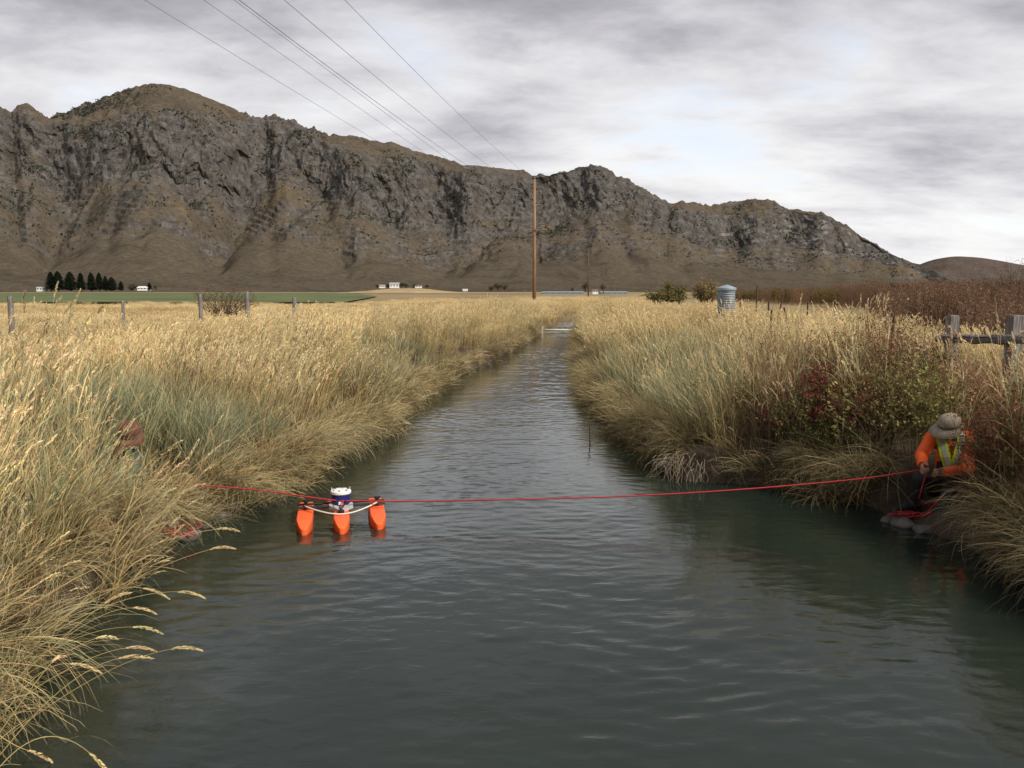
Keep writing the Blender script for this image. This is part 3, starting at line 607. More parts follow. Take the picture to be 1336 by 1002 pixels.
# --- right bank
br_ = Scatter()
def right_bank(y0, y1, depth, dens, lod):
    n = int((y1 - y0) * depth * dens); sy = rng.uniform(y0, y1, n); ss = rng.uniform(0.0, 1, n) ** 1.15 * depth + 0.02
    xs = XR(sy) + ss; hz = ground_h(xs, sy); gn_ = fbm(xs * 0.25 + 13, sy * 0.16 + 4, 3); hn = fbm(xs * 0.5 + 19, sy * 0.5, 3)
    for x, y, z, s, g, hv in zip(xs, sy, hz, ss, gn_, hn):
        px, py = to_px(x, y, z)
        sc = (0.90 + 0.55 * hv) * random.uniform(0.82, 1.14) * (1 - 0.22 * float(sstep(2.5, 6, s))) * (0.9 if y > 13 else 1); wd = math.pi + random.gauss(0.0, 0.5)
        dm = math.hypot(x - MAN[0] - 0.2, y - MAN[1] - 0.05)
        if dm < (0.45 if y > MAN[1] + 0.2 else 0.62): continue
        if abs(px - 905) < 50 and s < 0.22 and y < 11.5: continue
        if 6.9 < y < 8.3 and px < (1285 if s < 0.5 else 1262): continue
        if y < 8.3 and px < 1275: sc *= 0.8
        elif px > 1215 and y > 8.0: sc *= 0.72
        elif y < 11 and px > 1120: sc *= 1.1
        far_e = y > 24
        if s < 0.5 and far_e: sc *= 0.6
        weed = float(sstep(930, 1010, px)) * float(sstep(25, 15, y)); sc *= 1 + 0.14 * weed
        if s < 0.45:
            br_.put((x, y, z), 'arch_' + lod if random.random() > 0.35 * weed else 'thatch', wd, wd, random.uniform(0.25, 1.0) * (0.5 if far_e else 1), sc * random.uniform(0.65, 0.95), tint(0.9 - 0.2 * weed, 0.2, 0.03))
            if random.random() < 0.45: br_.put((x, y, z), 'thatch', random.uniform(0, 6), wd, random.uniform(0.4, 1.2), sc, tint(0.7, 0.25, 0.04))
        elif random.random() < weed:
            q = random.random(); key = 'redweed' if q < 0.34 else 'forb' if q < 0.60 else 'olive' if q < 0.80 else 'straw_' + lod
            if s > 4.5 and px < 1120 and random.random() < 0.4: key = 'straw_' + lod
            br_.put((x, y, z), key, random.uniform(0, 6), wd, random.uniform(0, 0.2), sc * (0.95 if key != 'olive' else 1), tint(1.2 if key[0] != 's' else 0.95, 0.22))
        else:
            tl = random.uniform(0.0, 0.2) + 0.4 * math.exp(-(s - 0.45) / 0.5) * random.random()
            pg = 0.22 + 1.8 * g + (0.55 if 10.5 < y < 20 and 0.6 < s < 4 and px > 780 else 0)
            key = ('green_' if random.random() < pg else 'straw_') + lod
            br_.put((x, y, z), key, wd if key[0] == 's' else random.uniform(0, 6), wd, tl, sc * 0.95, tint(0.95, 0.16, 0.02))
            if random.random() < 0.3: br_.put((x, y, z), 'thatch', random.uniform(0, 6), 0, 0, sc, tint(0.85, 0.25))
right_bank(2.5, 13, 7.5, 14, 'near')
right_bank(13, 24, 9, 7, 'mid')
right_bank(24, 60, 10, 4, 'mid')
def rskip(x, y): return math.hypot(x - MAN[0] - 0.1, y - MAN[1]) < (0.5 if y > MAN[1] + 0.2 else 0.75) or (6.5 < y < 8.3 and to_px(x, y, 0.3)[0] < 1290) or (abs(to_px(x, y, 0.1)[0] - 905) < 58 and y < 11.5)
edge_fringe(br_, XR, 1, 8.6, 11, 10, 'near', lambda px, y: 0.62, rskip); edge_fringe(br_, XR, 1, 3.0, 13, 17, 'near', lambda px, y: 0.72 if px < 1230 else 0.58, rskip); edge_fringe(br_, XR, 1, 13, 26, 8, 'mid'); edge_fringe(br_, XR, 1, 26, 50, 2, 'mid')
br_.build('bank_grass', 'straw and green reed grass with brown weeds covering the right canal bank', 'grass')

# --- fields of dry grass behind the banks
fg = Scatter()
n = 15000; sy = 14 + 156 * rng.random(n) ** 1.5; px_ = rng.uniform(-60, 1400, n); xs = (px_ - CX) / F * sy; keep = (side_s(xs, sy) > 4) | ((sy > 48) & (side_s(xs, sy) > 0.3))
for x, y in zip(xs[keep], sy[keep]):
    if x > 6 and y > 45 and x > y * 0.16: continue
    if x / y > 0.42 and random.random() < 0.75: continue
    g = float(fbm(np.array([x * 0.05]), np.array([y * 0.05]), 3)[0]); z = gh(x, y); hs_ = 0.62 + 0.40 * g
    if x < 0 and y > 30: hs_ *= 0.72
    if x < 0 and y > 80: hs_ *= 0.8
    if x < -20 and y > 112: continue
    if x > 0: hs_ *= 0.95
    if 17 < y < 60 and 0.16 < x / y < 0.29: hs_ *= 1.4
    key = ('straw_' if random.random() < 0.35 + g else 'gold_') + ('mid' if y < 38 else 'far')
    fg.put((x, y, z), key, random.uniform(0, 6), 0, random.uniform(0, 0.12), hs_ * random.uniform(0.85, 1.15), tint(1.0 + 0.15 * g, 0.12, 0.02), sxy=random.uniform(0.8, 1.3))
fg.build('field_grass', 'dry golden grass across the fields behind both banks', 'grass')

# --- willow thickets on the right
wt = Scatter()
n = 2100; sy = 12 + 158 * rng.random(n) ** 1.3; px_ = rng.uniform(930, 1400, n)
for y, px in zip(sy, px_):
    x = (px - CX) / F * y
    lim = np.interp(px, [930, 1000, 1100, 1180, 1336, 1400], [150, 120, 85, 28, 20, 20])
    if y < lim: continue
    olive = px < 1090 and random.random() < 0.6
    wt.put((x, y, gh(x, y)), 'willow_olive' if olive else 'willow', random.uniform(0, 6), 0, random.uniform(0, 0.1), random.uniform(0.75, 1.15) * (0.62 if y < 25 else 0.85 if y < 60 else 1.15) , tint(1.0, 0.2), sxy=random.uniform(0.8, 1.2))
wt.build('willow_thicket', 'reddish brown leafless willow thicket spreading behind the right bank', 'willows')

# ------------------------------------------------------------------ shrubs and trees
def leaf_quad(mb, p, s, col):
    nrm = Vector((random.gauss(0, 1), random.gauss(0, 1), random.gauss(0, 1))).normalized(); u = nrm.orthogonal().normalized(); u = Matrix.Rotation(random.uniform(0, 6.28), 3, nrm) @ u; v = nrm.cross(u)
    mb.add([p - u * s, p - v * s * 0.45, p + u * s, p + v * s * 0.45], [(0, 1, 2, 3)], col)
def shrub(name, label, cat, loc, h, rad, nst, nleaf, ls, leafcols, stemmat=None, group=None, lowleaf=0.25, lean=(0, 0), up=0.35, seed=1, trunk=0.0, stemr=0.006):
    random.seed(seed); root = empty(name, loc, label, cat, group); st = MB(); lf = MB(); tips = []
    if trunk: st.tube([(0, 0, -0.1), (0.05 * trunk, 0, trunk * 0.5), (0, 0, trunk)], [stemr * 5, stemr * 4, stemr * 3.5], 7)
    for i in range(nst):
        az_ = random.uniform(0, 6.28); sp = rad * math.sqrt(random.random()); hh = h * random.uniform(0.65, 1.0) * (1 - 0.35 * (sp / rad) ** 2)
        b = Vector((random.gauss(0, rad * 0.12), random.gauss(0, rad * 0.12), trunk * random.uniform(0.5, 1) if trunk else -0.05)); e = Vector((sp * math.cos(az_) + lean[0] * hh, sp * math.sin(az_) + lean[1] * hh, hh))
        m = b.lerp(e, 0.5) + Vector((0, 0, up * 0.25 * hh)); pts = [b, b.lerp(m, 0.55), m, m.lerp(e, 0.6), e]
        st.tube(pts, [stemr, stemr * 0.9, stemr * 0.7, stemr * 0.5, stemr * 0.25], 4, False)
        for j in range(5):
            k = random.uniform(0.35, 1.0) * 3.99; a = int(k); p = pts[a].lerp(pts[a + 1], k - a); q = p + Vector((random.gauss(0, 1), random.gauss(0, 1), random.uniform(0, 1.4))).normalized() * rad * random.uniform(0.15, 0.38)
            st.tube([p, p.lerp(q, 0.5), q], [stemr * 0.45, stemr * 0.35, stemr * 0.2], 3, False); tips.append((p, q))
    for i in range(nleaf):
        p, q = random.choice(tips); c = p.lerp(q, random.random()) + Vector([random.gauss(0, ls * 1.6) for _ in range(3)])
        if c.z < h * lowleaf * random.random(): continue
        leaf_quad(lf, c, ls * random.uniform(0.6, 1.25), jit(random.choice(leafcols), 0.3))
    st.build('branches', stemmat or M_BARK, root)
    if nleaf: lf.build('foliage', M_LEAF, root)
    return root
RED = [(0.23, 0.034, 0.036), (0.28, 0.045, 0.042), (0.17, 0.028, 0.03), (0.17, 0.07, 0.04), (0.13, 0.075, 0.045)]
RBR = [(0.20, 0.09, 0.05), (0.15, 0.07, 0.045), (0.24, 0.13, 0.06)]
OLV = [(0.075, 0.072, 0.025), (0.11, 0.09, 0.03), (0.06, 0.055, 0.022)]
YEL = [(0.45, 0.30, 0.07), (0.38, 0.25, 0.06), (0.50, 0.36, 0.12)]
GRN = [(0.05, 0.07, 0.02), (0.08, 0.10, 0.03), (0.10, 0.105, 0.03)]
def gp(px, py, y):
    p = at_y(px, py, y); return (p.x, y, gh(p.x, y))
shrub('red_shrub', 'deep crimson leafed shrub in the middle of the right bank weeds', 'shrub', gp(1062, 560, 9.7), 1.18, 0.55, 24, 1900, 0.018, RED, seed=1)
shrub('red_shrub', 'crimson leafed shrub beside the yellow leafed stalk', 'shrub', gp(1112, 560, 9.45), 1.08, 0.50, 22, 1700, 0.018, RED, seed=2)
shrub('red_shrub', 'low red leafed shrub hanging over the water beside the twig heap', 'shrub', gp(1008, 600, 9.9), 0.50, 0.36, 12, 900, 0.017, RED + RBR, seed=3, lean=(-0.2, -0.2))
shrub('red_shrub', 'small red shrub at the foot of the wooden brace fence', 'shrub', gp(1300, 560, 8.4), 0.62, 0.30, 12, 500, 0.016, RED + RBR, seed=4)
shrub('yellow_shrub', 'thin shrub with bright yellow leaves above the crimson shrubs', 'shrub', gp(1102, 500, 10.6), 1.50, 0.20, 9, 420, 0.032, YEL, seed=5, lowleaf=0.75)
shrub('olive_shrub', 'low olive green shrub over the dark water edge', 'shrub', gp(1085, 610, 9.4), 0.55, 0.45, 16, 1500, 0.019, OLV + GRN, seed=6, lean=(-0.15, -0.2))
shrub('olive_shrub', 'olive shrub with yellowing leaves left of the crouching worker', 'shrub', gp(1150, 610, 9.2), 0.75, 0.42, 15, 1300, 0.018, OLV + RBR, seed=7)
shrub('brown_shrub', 'rusty brown shrub between the crimson shrubs and the fence', 'shrub', gp(1190, 540, 10.6), 1.05, 0.5, 18, 1500, 0.018, RBR + OLV, seed=8)
shrub('brown_shrub', 'rusty brown leafed shrub in the left bank grass', 'shrub', gp(262, 560, 11.2), 0.85, 0.42, 14, 1100, 0.018, RBR, seed=9)
shrub('brown_shrub', 'brown seed-covered shrub in front of the worker in orange', 'shrub', gp(1300, 640, 7.4), 0.98, 0.36, 26, 2000, 0.014, RBR + [(0.20, 0.13, 0.06)], seed=10)
shrub('dead_shrub', 'pale leafless branching shrub beside the wooden brace fence', 'shrub', gp(1160, 470, 11.2), 1.62, 0.65, 9, 0, 0.02, YEL, M_TWIG, seed=11, stemr=0.007)
shrub('bare_shrub', 'reddish leafless shrub behind the left fence posts', 'shrub', gp(290, 395, 44), 2.3, 2.0, 60, 900, 0.05, [(0.17, 0.09, 0.055)], seed=12, stemr=0.018)
shrub('willow_shrub', 'dense olive willow shrub beside the corrugated tank', 'shrub', gp(873, 382, 62), 2.3, 1.6, 50, 6000, 0.085, [(0.15, 0.135, 0.05), (0.18, 0.15, 0.06), (0.12, 0.11, 0.045)], seed=13, stemr=0.016)
shrub('willow_shrub', 'taller pale olive willow behind the corrugated tank', 'shrub', gp(921, 382, 75), 3.2, 1.2, 44, 4200, 0.085, [(0.22, 0.17, 0.085), (0.26, 0.20, 0.10)], seed=14, stemr=0.02)
shrub('dark_shrub', 'dark green rounded shrub in the willow thicket', 'shrub', gp(1166, 385, 72), 2.6, 1.3, 34, 1900, 0.085, [(0.05, 0.052, 0.03), (0.07, 0.065, 0.035)], seed=15, stemr=0.02)
shrub('dark_shrub', 'dark green shrub below the bare willow tree', 'shrub', gp(1270, 385, 70), 2.8, 1.3, 34, 1900, 0.085, [(0.05, 0.056, 0.03), (0.075, 0.07, 0.035)], seed=16, stemr=0.02)
shrub('willow_tree', 'bare yellowish willow tree rising over the thicket', 'tree', gp(1318, 385, 60), 4.3, 2.1, 70, 1300, 0.05, [(0.24, 0.17, 0.08), (0.20, 0.14, 0.07)], seed=17, stemr=0.016)

def conifer(label, px, pyt, pyb, y, wpx, seed):
    random.seed(seed); b = at_y(px, pyb, y); h = at_y(px, pyt, y).z - b.z; w = wpx / F * y / 2 * 1.45; root = empty('conifer_tree', b, label, 'tree', 'conifers in the farm windbreak')
    t = MB(); t.tube([(0, 0, -0.5), (0, 0, h * 0.5), (0, 0, h * 0.97)], [w * 0.10, w * 0.06, 0.03], 6); t.build('trunk', M_BARK, root)
    c = MB(); gw = random.uniform(0.75, 1.0)
    for i in range(1500):
        k = random.random() ** 0.8; z = h * (0.03 + 0.97 * k); rr = w * (1 - k ** 1.6) ** 0.85 * (0.75 + 0.3 * math.sin(3 * i)) * random.uniform(0.45, 1) ; a = random.uniform(0, 6.28)
        p = Vector((rr * math.cos(a), rr * math.sin(a), z)); o = Vector((math.cos(a), math.sin(a), -0.35)).normalized(); sd = Vector((-math.sin(a), math.cos(a), 0)); s = w * random.uniform(0.16, 0.30)
        c.add([p - o * s * 0.6, p + sd * s * 0.5, p + o * s, p - sd * s * 0.5], [(0, 1, 2, 3)], jit((0.022 * gw, 0.030 * gw, 0.020 * gw), 0.3))
    c.build('crown', M_LEAF, root); return root
CB = 650.0
for i, (px, t, b, w, lb) in enumerate([(67, 355, 379, 13, 'dark conifer at the end of the windbreak beside the white trailer'), (76, 354, 379, 15, 'broad dark conifer merging with the one by the white trailer'), (92, 355, 379, 16, 'broad dark conifer standing clear between gaps in the windbreak'), (106, 356, 379, 11, 'narrow dark conifer standing alone in the windbreak'), (119.5, 356, 379, 12, 'pointed dark conifer joined to the taller spire'), (130, 356, 379, 11, 'tall pointed conifer spire in the denser windbreak end'), (138, 360, 379, 9, 'thin conifer squeezed between two others'), (146, 362, 379, 13, 'shorter bushy conifer closing the windbreak'), (158, 367, 379, 7, 'small lone conifer between windbreak and white house'), (195, 369, 378, 6, 'small conifer beside the white house')]):
    conifer(lb, px, t, b, CB, w, 40 + i)
def far_tree(name, label, px, pyt, pyb, y, wpx, cols, seed, group=None):
    b = at_y(px, pyb, y); h = at_y(px, pyt, y).z - b.z; w = wpx / F * y / 2
    return shrub(name, label, 'tree', b, h, w, 16, 420, w * 0.13, cols, seed=seed, trunk=h * 0.3, stemr=0.05 * w, group=group, lowleaf=0.2)
DK = [(0.035, 0.042, 0.025), (0.05, 0.055, 0.03)]; AU = [(0.10, 0.085, 0.05), (0.13, 0.10, 0.06)]
far_tree('farm_tree', 'brown leafless tree clump beside the white house', 172, 372, 379, CB, 16, [(0.10, 0.075, 0.06)], 60)
far_tree('farm_tree', 'small brown tree behind the white house', 203, 371, 379, CB, 7, AU, 61)
for i, (px, t, w, lb) in enumerate([(492, 371, 5, 'small dark tree at the end of the hillside farm'), (507, 370, 7, 'dark tree between the two white farm houses'), (523, 368, 9, 'large dark tree beside the bigger farm house'), (530, 370, 7, 'dark tree right behind the bigger farm house'), (541, 371, 7, 'dark tree past the farm sheds'), (557, 372, 6, 'lone dark tree past the farm yard')]):
    far_tree('farm_tree', lb, px, t, 376, 900, w, DK, 62 + i)
for i, (px, t, w, lb) in enumerate([(641, 374, 9, 'dark low tree at the edge of the distant grove'), (650, 369, 13, 'tallest dark tree of the distant grove'), (659, 372, 9, 'dark tree in the distant grove beside the tall pole')]):
    far_tree('grove_tree', lb, px, t, 380, 800, w, DK + AU, 70 + i)
for i, (px, t, w, lb) in enumerate([(747, 375, 6, 'small dark round tree behind the long sheds'), (764, 369, 11, 'brown tree behind the slim wooden pole'), (787, 369, 8, 'brown tree behind the second slim pole')]):
    far_tree('valley_tree', lb, px, t, 381, 640, w, AU + DK, 75 + i)

# ------------------------------------------------------------------ far buildings
M_WHITE = plain('white_paint', (0.72, 0.72, 0.70), 0.7, 0.06, 2); M_ROOFG = plain('grey_roof', (0.30, 0.30, 0.31), 0.6, 0.12, 2); M_DARK = plain('dark_glass', (0.03, 0.035, 0.04), 0.2, 0.1, 2)
M_SHED = plain('pale_metal_sheet', (0.24, 0.28, 0.31), 0.5, 0.1, 1); M_ROOFD = plain('brown_roof', (0.16, 0.12, 0.10), 0.7, 0.15, 2)
def house(name, label, px, pyt, pyb, y, wpx, roofm, dep=8, cat='house', roofk=0.45, nwin=3):
    b = at_y(px, pyb, y); h = at_y(px, pyt, y).z - b.z; w = wpx / F * y; root = empty(name, b, label, cat); hw = h * (1 - roofk)
    m = MB(); m.box((0, 0, hw / 2 - 0.4), (w, dep, hw + 0.8)); m.build('wall', M_WHITE if roofm is not M_SHED else M_SHED, root)
    m = MB(); e = 0.4; m.add([(-w / 2 - e, -dep / 2 - e, hw), (w / 2 + e, -dep / 2 - e, hw), (w / 2 + e, dep / 2 + e, hw), (-w / 2 - e, dep / 2 + e, hw), (-w / 2 - e, 0, h), (w / 2 + e, 0, h)], [(0, 1, 5, 4), (2, 3, 4, 5), (0, 4, 3), (1, 2, 5), (3, 2, 1, 0)]); m.build('roof', roofm, root)
    for i in range(nwin):
        m = MB(); m.box(((i + 0.5) / nwin * w - w / 2, -dep / 2 - 0.03, hw * 0.55), (w / nwin * 0.35, 0.12, hw * 0.4)); m.build('window', M_DARK, root)
    return root
house('white_trailer', 'low white trailer at the end of the conifer windbreak', 55, 374.5, 379, CB, 11, M_WHITE, 4, 'trailer', 0.15)
house('white_house', 'white house with pale roof beside the small conifer', 188, 373.5, 378, CB, 12, M_WHITE, 8)
house('farm_house', 'small white farm house on the tan rise', 499, 371.5, 375, 900, 7, M_ROOFG, 8)
house('farm_house', 'larger white farm house among dark trees on the tan rise', 515, 368.5, 375, 900, 12, M_ROOFG, 9)
house('farm_shed', 'grey roofed shed past the farm houses on the rise', 546, 371.8, 375, 900, 8, M_ROOFD, 7, 'shed', 0.4, 2)
house('farm_shed', 'small white shed below the tan rise', 607, 377, 379, 850, 6, M_WHITE, 6, 'shed', 0.4, 2)
house('long_shed', 'long pale blue metal shed behind the tall pole', 734, 380.2, 383, 520, 52, M_SHED, 14, 'shed', 0.5, 6)
house('long_shed', 'long pale blue metal shed behind the slim poles', 800, 380.2, 383, 540, 34, M_SHED, 14, 'shed', 0.5, 5)
house('farm_shed', 'dark open shed between the two long metal sheds', 776, 377.5, 382, 500, 7, M_ROOFD, 6, 'shed', 0.35, 2)
# the tan rise under the farm
hx = np.linspace(-1, 1, 40); HXm, HYm = np.meshgrid(hx, hx, indexing='ij'); rr2 = HXm ** 2 + HYm ** 2; b0 = at_y(525, 381, 880)
HZm = 5.2 * np.exp(-rr2 * 3.2) + 0.5 * fbm(HXm * 3, HYm * 3, 3) - 1.2 * rr2
tag(link('low_rise', np_mesh('low_rise', np.stack([b0.x + HXm * 95, b0.y + 30 + HYm * 120, HZm + 0.6], -1).reshape(-1, 3), grid_faces(40, 40), M_STUB)), 'low tan rise carrying a small farm', 'rise', kind='structure')

# ------------------------------------------------------------------ power line
M_STEELD = plain('dark_hardware', (0.05, 0.05, 0.055), 0.5, 0.2, 20); M_WIRE = plain('wire', (0.13, 0.13, 0.14), 0.5, 0.1, 5); M_PORC = plain('porcelain', (0.28, 0.26, 0.25), 0.3, 0.1, 10)
line_dir = Vector((0.13, 1, 0)).normalized(); line_side = Vector((1, -0.13, 0)).normalized()
UP = [(0.0, 15.9), (-0.45, 14.4), (0.45, 13.0)]; LOW = [(-1.2, 10.15), (0.15, 10.15), (1.2, 10.15)]
def pole(px, y, ztop, label, mat, big):
    b = at_y(px, 383, y); b.z = 0.5; root = empty('power_pole', b, label, 'power pole', 'wooden power poles along the canal'); H_ = ztop - b.z
    m = MB(); m.tube([(0, 0, -0.8), (0, 0, H_ * 0.5), (0, 0, H_)], [0.26 if big else 0.24, 0.21, 0.15], 14); m.build('shaft', mat, root, True)
    m = MB(); m.tube([(0, 0, H_), (0, 0, H_ + 0.06)], [0.17, 0.12], 12); m.build('pole_cap', M_STEELD, root)
    rot = Matrix(((line_side.x, line_dir.x, 0), (line_side.y, line_dir.y, 0), (0, 0, 1)))
    za = 10.0 - b.z; m = MB(); m.box(line_dir * -0.26 + Vector((0, 0, za)), (3.1, 0.10, 0.13), rot); m.build('crossarm', mat, root)
    for s in (-1, 1):
        m = MB(); m.tube([line_side * s * 0.9 + line_dir * -0.28 + Vector((0, 0, za - 0.05)), line_dir * -0.28 + Vector((0, 0, za - 0.75))], 0.018, 6); m.build('brace', M_STEELD, root)
    for ox, hz in LOW:
        m = MB(); m.lathe([(0.02, 0), (0.055, 0.03), (0.03, 0.07), (0.05, 0.10), (0.02, 0.14)], 10, line_side * ox + line_dir * -0.26 + Vector((0, 0, za + 0.065))); m.build('insulator', M_PORC, root)
    for ox, hz in UP[1:]:
        z = hz - b.z; m = MB(); e = line_side * ox; m.tube([line_side * (0.16 * (1 if ox > 0 else -1)) + Vector((0, 0, z)), e * 0.6 + Vector((0, 0, z + 0.05)), e * 1.0 + Vector((0, 0, z + 0.05))], [0.04, 0.055, 0.03], 8); m.build('post_insulator', M_PORC, root)
    m = MB(); m.tube([(0, 0, H_ + 0.05), (0, 0, H_ + 0.30)], [0.05, 0.03], 8); m.build('post_insulator', M_PORC, root)
    return b
ppos = []
for px, y, zt, lb, mt, bg in [(697, 105, 16.2, 'tall reddish brown wooden power pole standing by the canal', M_POLE, True), (767.5, 274, 16.2, 'slim dark wooden power pole beyond the tall reddish one', M_POLE2, False), (787, 450, 15.6, 'far wooden power pole past the slim dark one', M_POLE2, False), (798, 620, 15.6, 'distant wooden power pole, third past the tall reddish one', M_POLE2, False), (805, 800, 15.6, 'most distant wooden power pole of the line', M_POLE2, False)]:
    ppos.append(pole(px, y, zt, lb, mt, bg))
p0 = ppos[0] + (ppos[0] - ppos[1]); spans = [p0] + ppos
wl = {0: 'overhead wire running to the top of the power poles', 1: 'overhead wire on the upper post insulators facing the left field', 2: 'overhead wire on the upper post insulators facing the right field', 3: 'overhead wire on the crossarm ends facing the left field', 4: 'overhead wire at the middle of the crossarms', 5: 'overhead wire on the crossarm ends facing the right field'}
for w, (ox, hz) in enumerate(UP + LOW):
    m = MB(); pts = []
    for a, b in zip(spans[:-1], spans[1:]):
        sag = (2.4, 2.5, 2.9, 0.6, 0.5, 0.7)[w]
        for i in range(24):
            k = i / 24; q = a.lerp(b, k) + line_side * ox; q.z = hz + 0.14 - sag * 4 * k * (1 - k); pts.append(q)
    m.tube(pts, 0.0095 if w < 3 else 0.006, 5); o = m.build('overhead_wire', M_WIRE); tag(o, wl[w], 'wire', 'overhead wires')

# ------------------------------------------------------------------ fences and posts
def wood_post(label, px, pyt, y, rad, group, tilt=0.0, name='fence_post'):
    p = at_y(px, pyt, y); z0 = gh(p.x, y); h = p.z - z0; root = empty(name, (p.x, y, z0), label, 'fence post', group)
    m = MB(); m.tube([(0, 0, -0.4), (0, 0, h * 0.4), (tilt * h * 0.6, 0, h * 0.96), (tilt * h, 0, h)], [rad * 1.05, rad, rad * 0.97, rad * 0.82], 12); m.build('shaft', M_GREYWOOD, root, False)
    m = MB(); m.box((rad * 0.9, -rad * 0.5, h * 0.8), (0.02, 0.012, 0.03)); m.build('wire_staple', M_STEELD, root); return root
for px, t, y, r_p, lb in [(13, 386, 26, 0.085, 'grey fence post beside the tallest straw heads'), (261, 383, 36, 0.085, 'grey fence post in front of the reddish bare shrub'), (322, 380, 34, 0.085, 'grey fence post at the edge of the reddish bare shrub'), (384, 388, 30, 0.08, 'grey fence post on its own beyond the bare shrub'), (160, 392, 38, 0.07, 'short grey fence post half hidden in straw grass')]:
    wood_post(lb, px, t, y, r_p, 'left field fence posts')
# brace fence on the right
bx_ = 6.42
pA = at_y(1243, 411, 12.2); pB = at_y(1325, 411, 10.6)
for p, lb, w in ((pA, 'square weathered brace post with a cracked rail at its front', 0.15), (pB, 'square weathered brace post further along the cracked rail', 0.165)):
    z0 = gh(p.x, p.y); root = empty('brace_post', (p.x, p.y, z0), lb, 'fence post', 'brace fence'); h = p.z - z0
    bm = bmesh.new(); bmesh.ops.create_cube(bm, size=1.0); bmesh.ops.scale(bm, vec=(w, w, h + 0.5), verts=bm.verts); bmesh.ops.translate(bm, vec=(0, 0, h / 2 - 0.25), verts=bm.verts)
    bmesh.ops.bevel(bm, geom=bm.edges[:], offset=0.014, segments=2, affect='EDGES'); me = bpy.data.meshes.new('shaft'); bm.to_mesh(me); bm.free(); me.materials.append(M_GREYWOOD); link('shaft', me, root)
    m = MB(); m.tube([(-w / 2 - 0.03, 0, h * 0.72), (w / 2 + 0.03, 0, h * 0.72)], 0.012, 8); m.build('bolt', M_STEELD, root)
rA = at_y(1236, 442, 12.15); rB = at_y(1336, 443, 10.4); dv = (rB - rA); rC = rB + dv * 0.5
root = empty('fence_rail', rA, 'cracked weathered wooden rail across the brace posts', 'fence rail', 'brace fence')
off = Vector((-0.13, 0, 0)); m = MB(); pts = [Vector((0, 0, 0)).lerp(rC - rA, i / 14) + off for i in range(15)]
m.tube([p + Vector((0, 0, 0.006 * math.sin(i * 2.1))) for i, p in enumerate(pts)], [0.062 + 0.006 * math.sin(i * 1.7) for i in range(15)], 9); m.build('log', M_GREYWOOD, root)
m = MB(); m.tube([p + Vector((-0.058, 0, 0.02 + 0.012 * math.sin(i * 2.6))) for i, p in enumerate(pts[1:9])], 0.006, 4); m.build('crack', plain('crack_dark', (0.015, 0.012, 0.01), 0.9), root)
# thin steel posts by the tank
M_RUST = plain('rusty_steel', (0.085, 0.055, 0.04), 0.8, 0.35, 12)
for px, t, y, dx, lb in [(988, 372, 27, 0.0, 'tallest thin rusty post behind the tank'), (966, 388, 26, 0.02, 'thin rusty post nearest the corrugated tank'), (1003, 393, 25, 0.0, 'thin rusty post right next to the tallest one'), (1022, 384, 26, 0.22, 'rusty post leaning away from the tank'), (1023, 401, 22, -0.32, 'short rusty post leaning towards the tank'), (1007, 404, 18, 0.02, 'slim rusty post rising from the brown weeds'), (1054, 394, 28, 0.0, 'thin rusty post standing alone in gold grass'), (1090, 387, 27, 0.0, 'thin rusty post next to the willow thicket'), (1166, 412, 13, 0.0, 'short dark post behind the pale dead branches')]:
    p = at_y(px, t, y); z0 = gh(p.x, y); h = p.z - z0; root = empty('steel_post', (p.x - dx * h, y, z0), lb, 'fence post', 'steel fence posts')
    m = MB(); top = Vector((dx * h, 0, h)); b = Vector((0, 0, -0.3))
    for ax, s in (((0.022, 0, 0), 0), ((0, 0.022, 0), 1)):
        a = Vector(ax); n_ = Vector((0.004, 0.004, 0)); m.add([b - a - n_, b + a - n_, top + a - n_, top - a - n_, b - a + n_, b + a + n_, top + a + n_, top - a + n_], [(0, 1, 2, 3), (7, 6, 5, 4), (0, 3, 7, 4), (1, 5, 6, 2), (3, 2, 6, 7), (0, 4, 5, 1)])
    m.build('shaft', M_RUST, root)
    m = MB(); m.box(top * 0.82, (0.05, 0.02, 0.02)); m.build('wire_clip', M_STEELD, root)

# ------------------------------------------------------------------ corrugated stilling well
def galv():
    m = plain('galvanised_steel', (0.19, 0.225, 0.26), 0.62, 0.35, 5, 0.0); return m
M_GALV = galv()
p = at_y(948, 376, 25); z0 = gh(p.x, 25); root = empty('steel_tank', (p.x, 25, z0), 'corrugated galvanised steel stilling well with conical lid in gold grass', 'tank')
hT = p.z - z0; prof = []
for i in range(int(hT / 0.017)):
    z = i * 0.017; prof.append((0.255 + 0.013 * math.sin(2 * math.pi * z / 0.068), z - 0.05))
m = MB(); m.lathe(prof, 40); m.build('shell', M_GALV, root, True)
m = MB(); m.lathe([(0.285, hT - 0.06), (0.29, hT + 0.0), (0.283, hT + 0.012), (0.05, hT + 0.10), (0.01, hT + 0.105)], 40); m.build('lid', plain('lid_steel', (0.27, 0.34, 0.37), 0.5, 0.1, 4, 0.2), root)
m = MB(); m.tube([(0.08, -0.02, hT + 0.09), (0.08, -0.02, hT + 0.13), (-0.08, -0.02, hT + 0.13), (-0.08, -0.02, hT + 0.09)], 0.008, 6); m.build('handle', M_STEELD, root)
# pipe across the canal
a = at_y(707, 434, 46); b = at_y(760, 434.5, 46.3); a.z = b.z = 0.16
root = empty('weir_pipe', a, 'pale pipe lying across the canal at the riffle', 'pipe'); M_PIPE = plain('pale_pipe', (0.55, 0.53, 0.48), 0.6, 0.12, 6)
m = MB(); m.tube([(0, 0, 0), (b - a) * 0.5, b - a], 0.055, 12); m.build('crossbar', M_PIPE, root, True)
m = MB(); m.tube([(0, 0, -0.6), (0, 0, 0.24)], 0.075, 12); m.build('upright', M_PIPE, root)
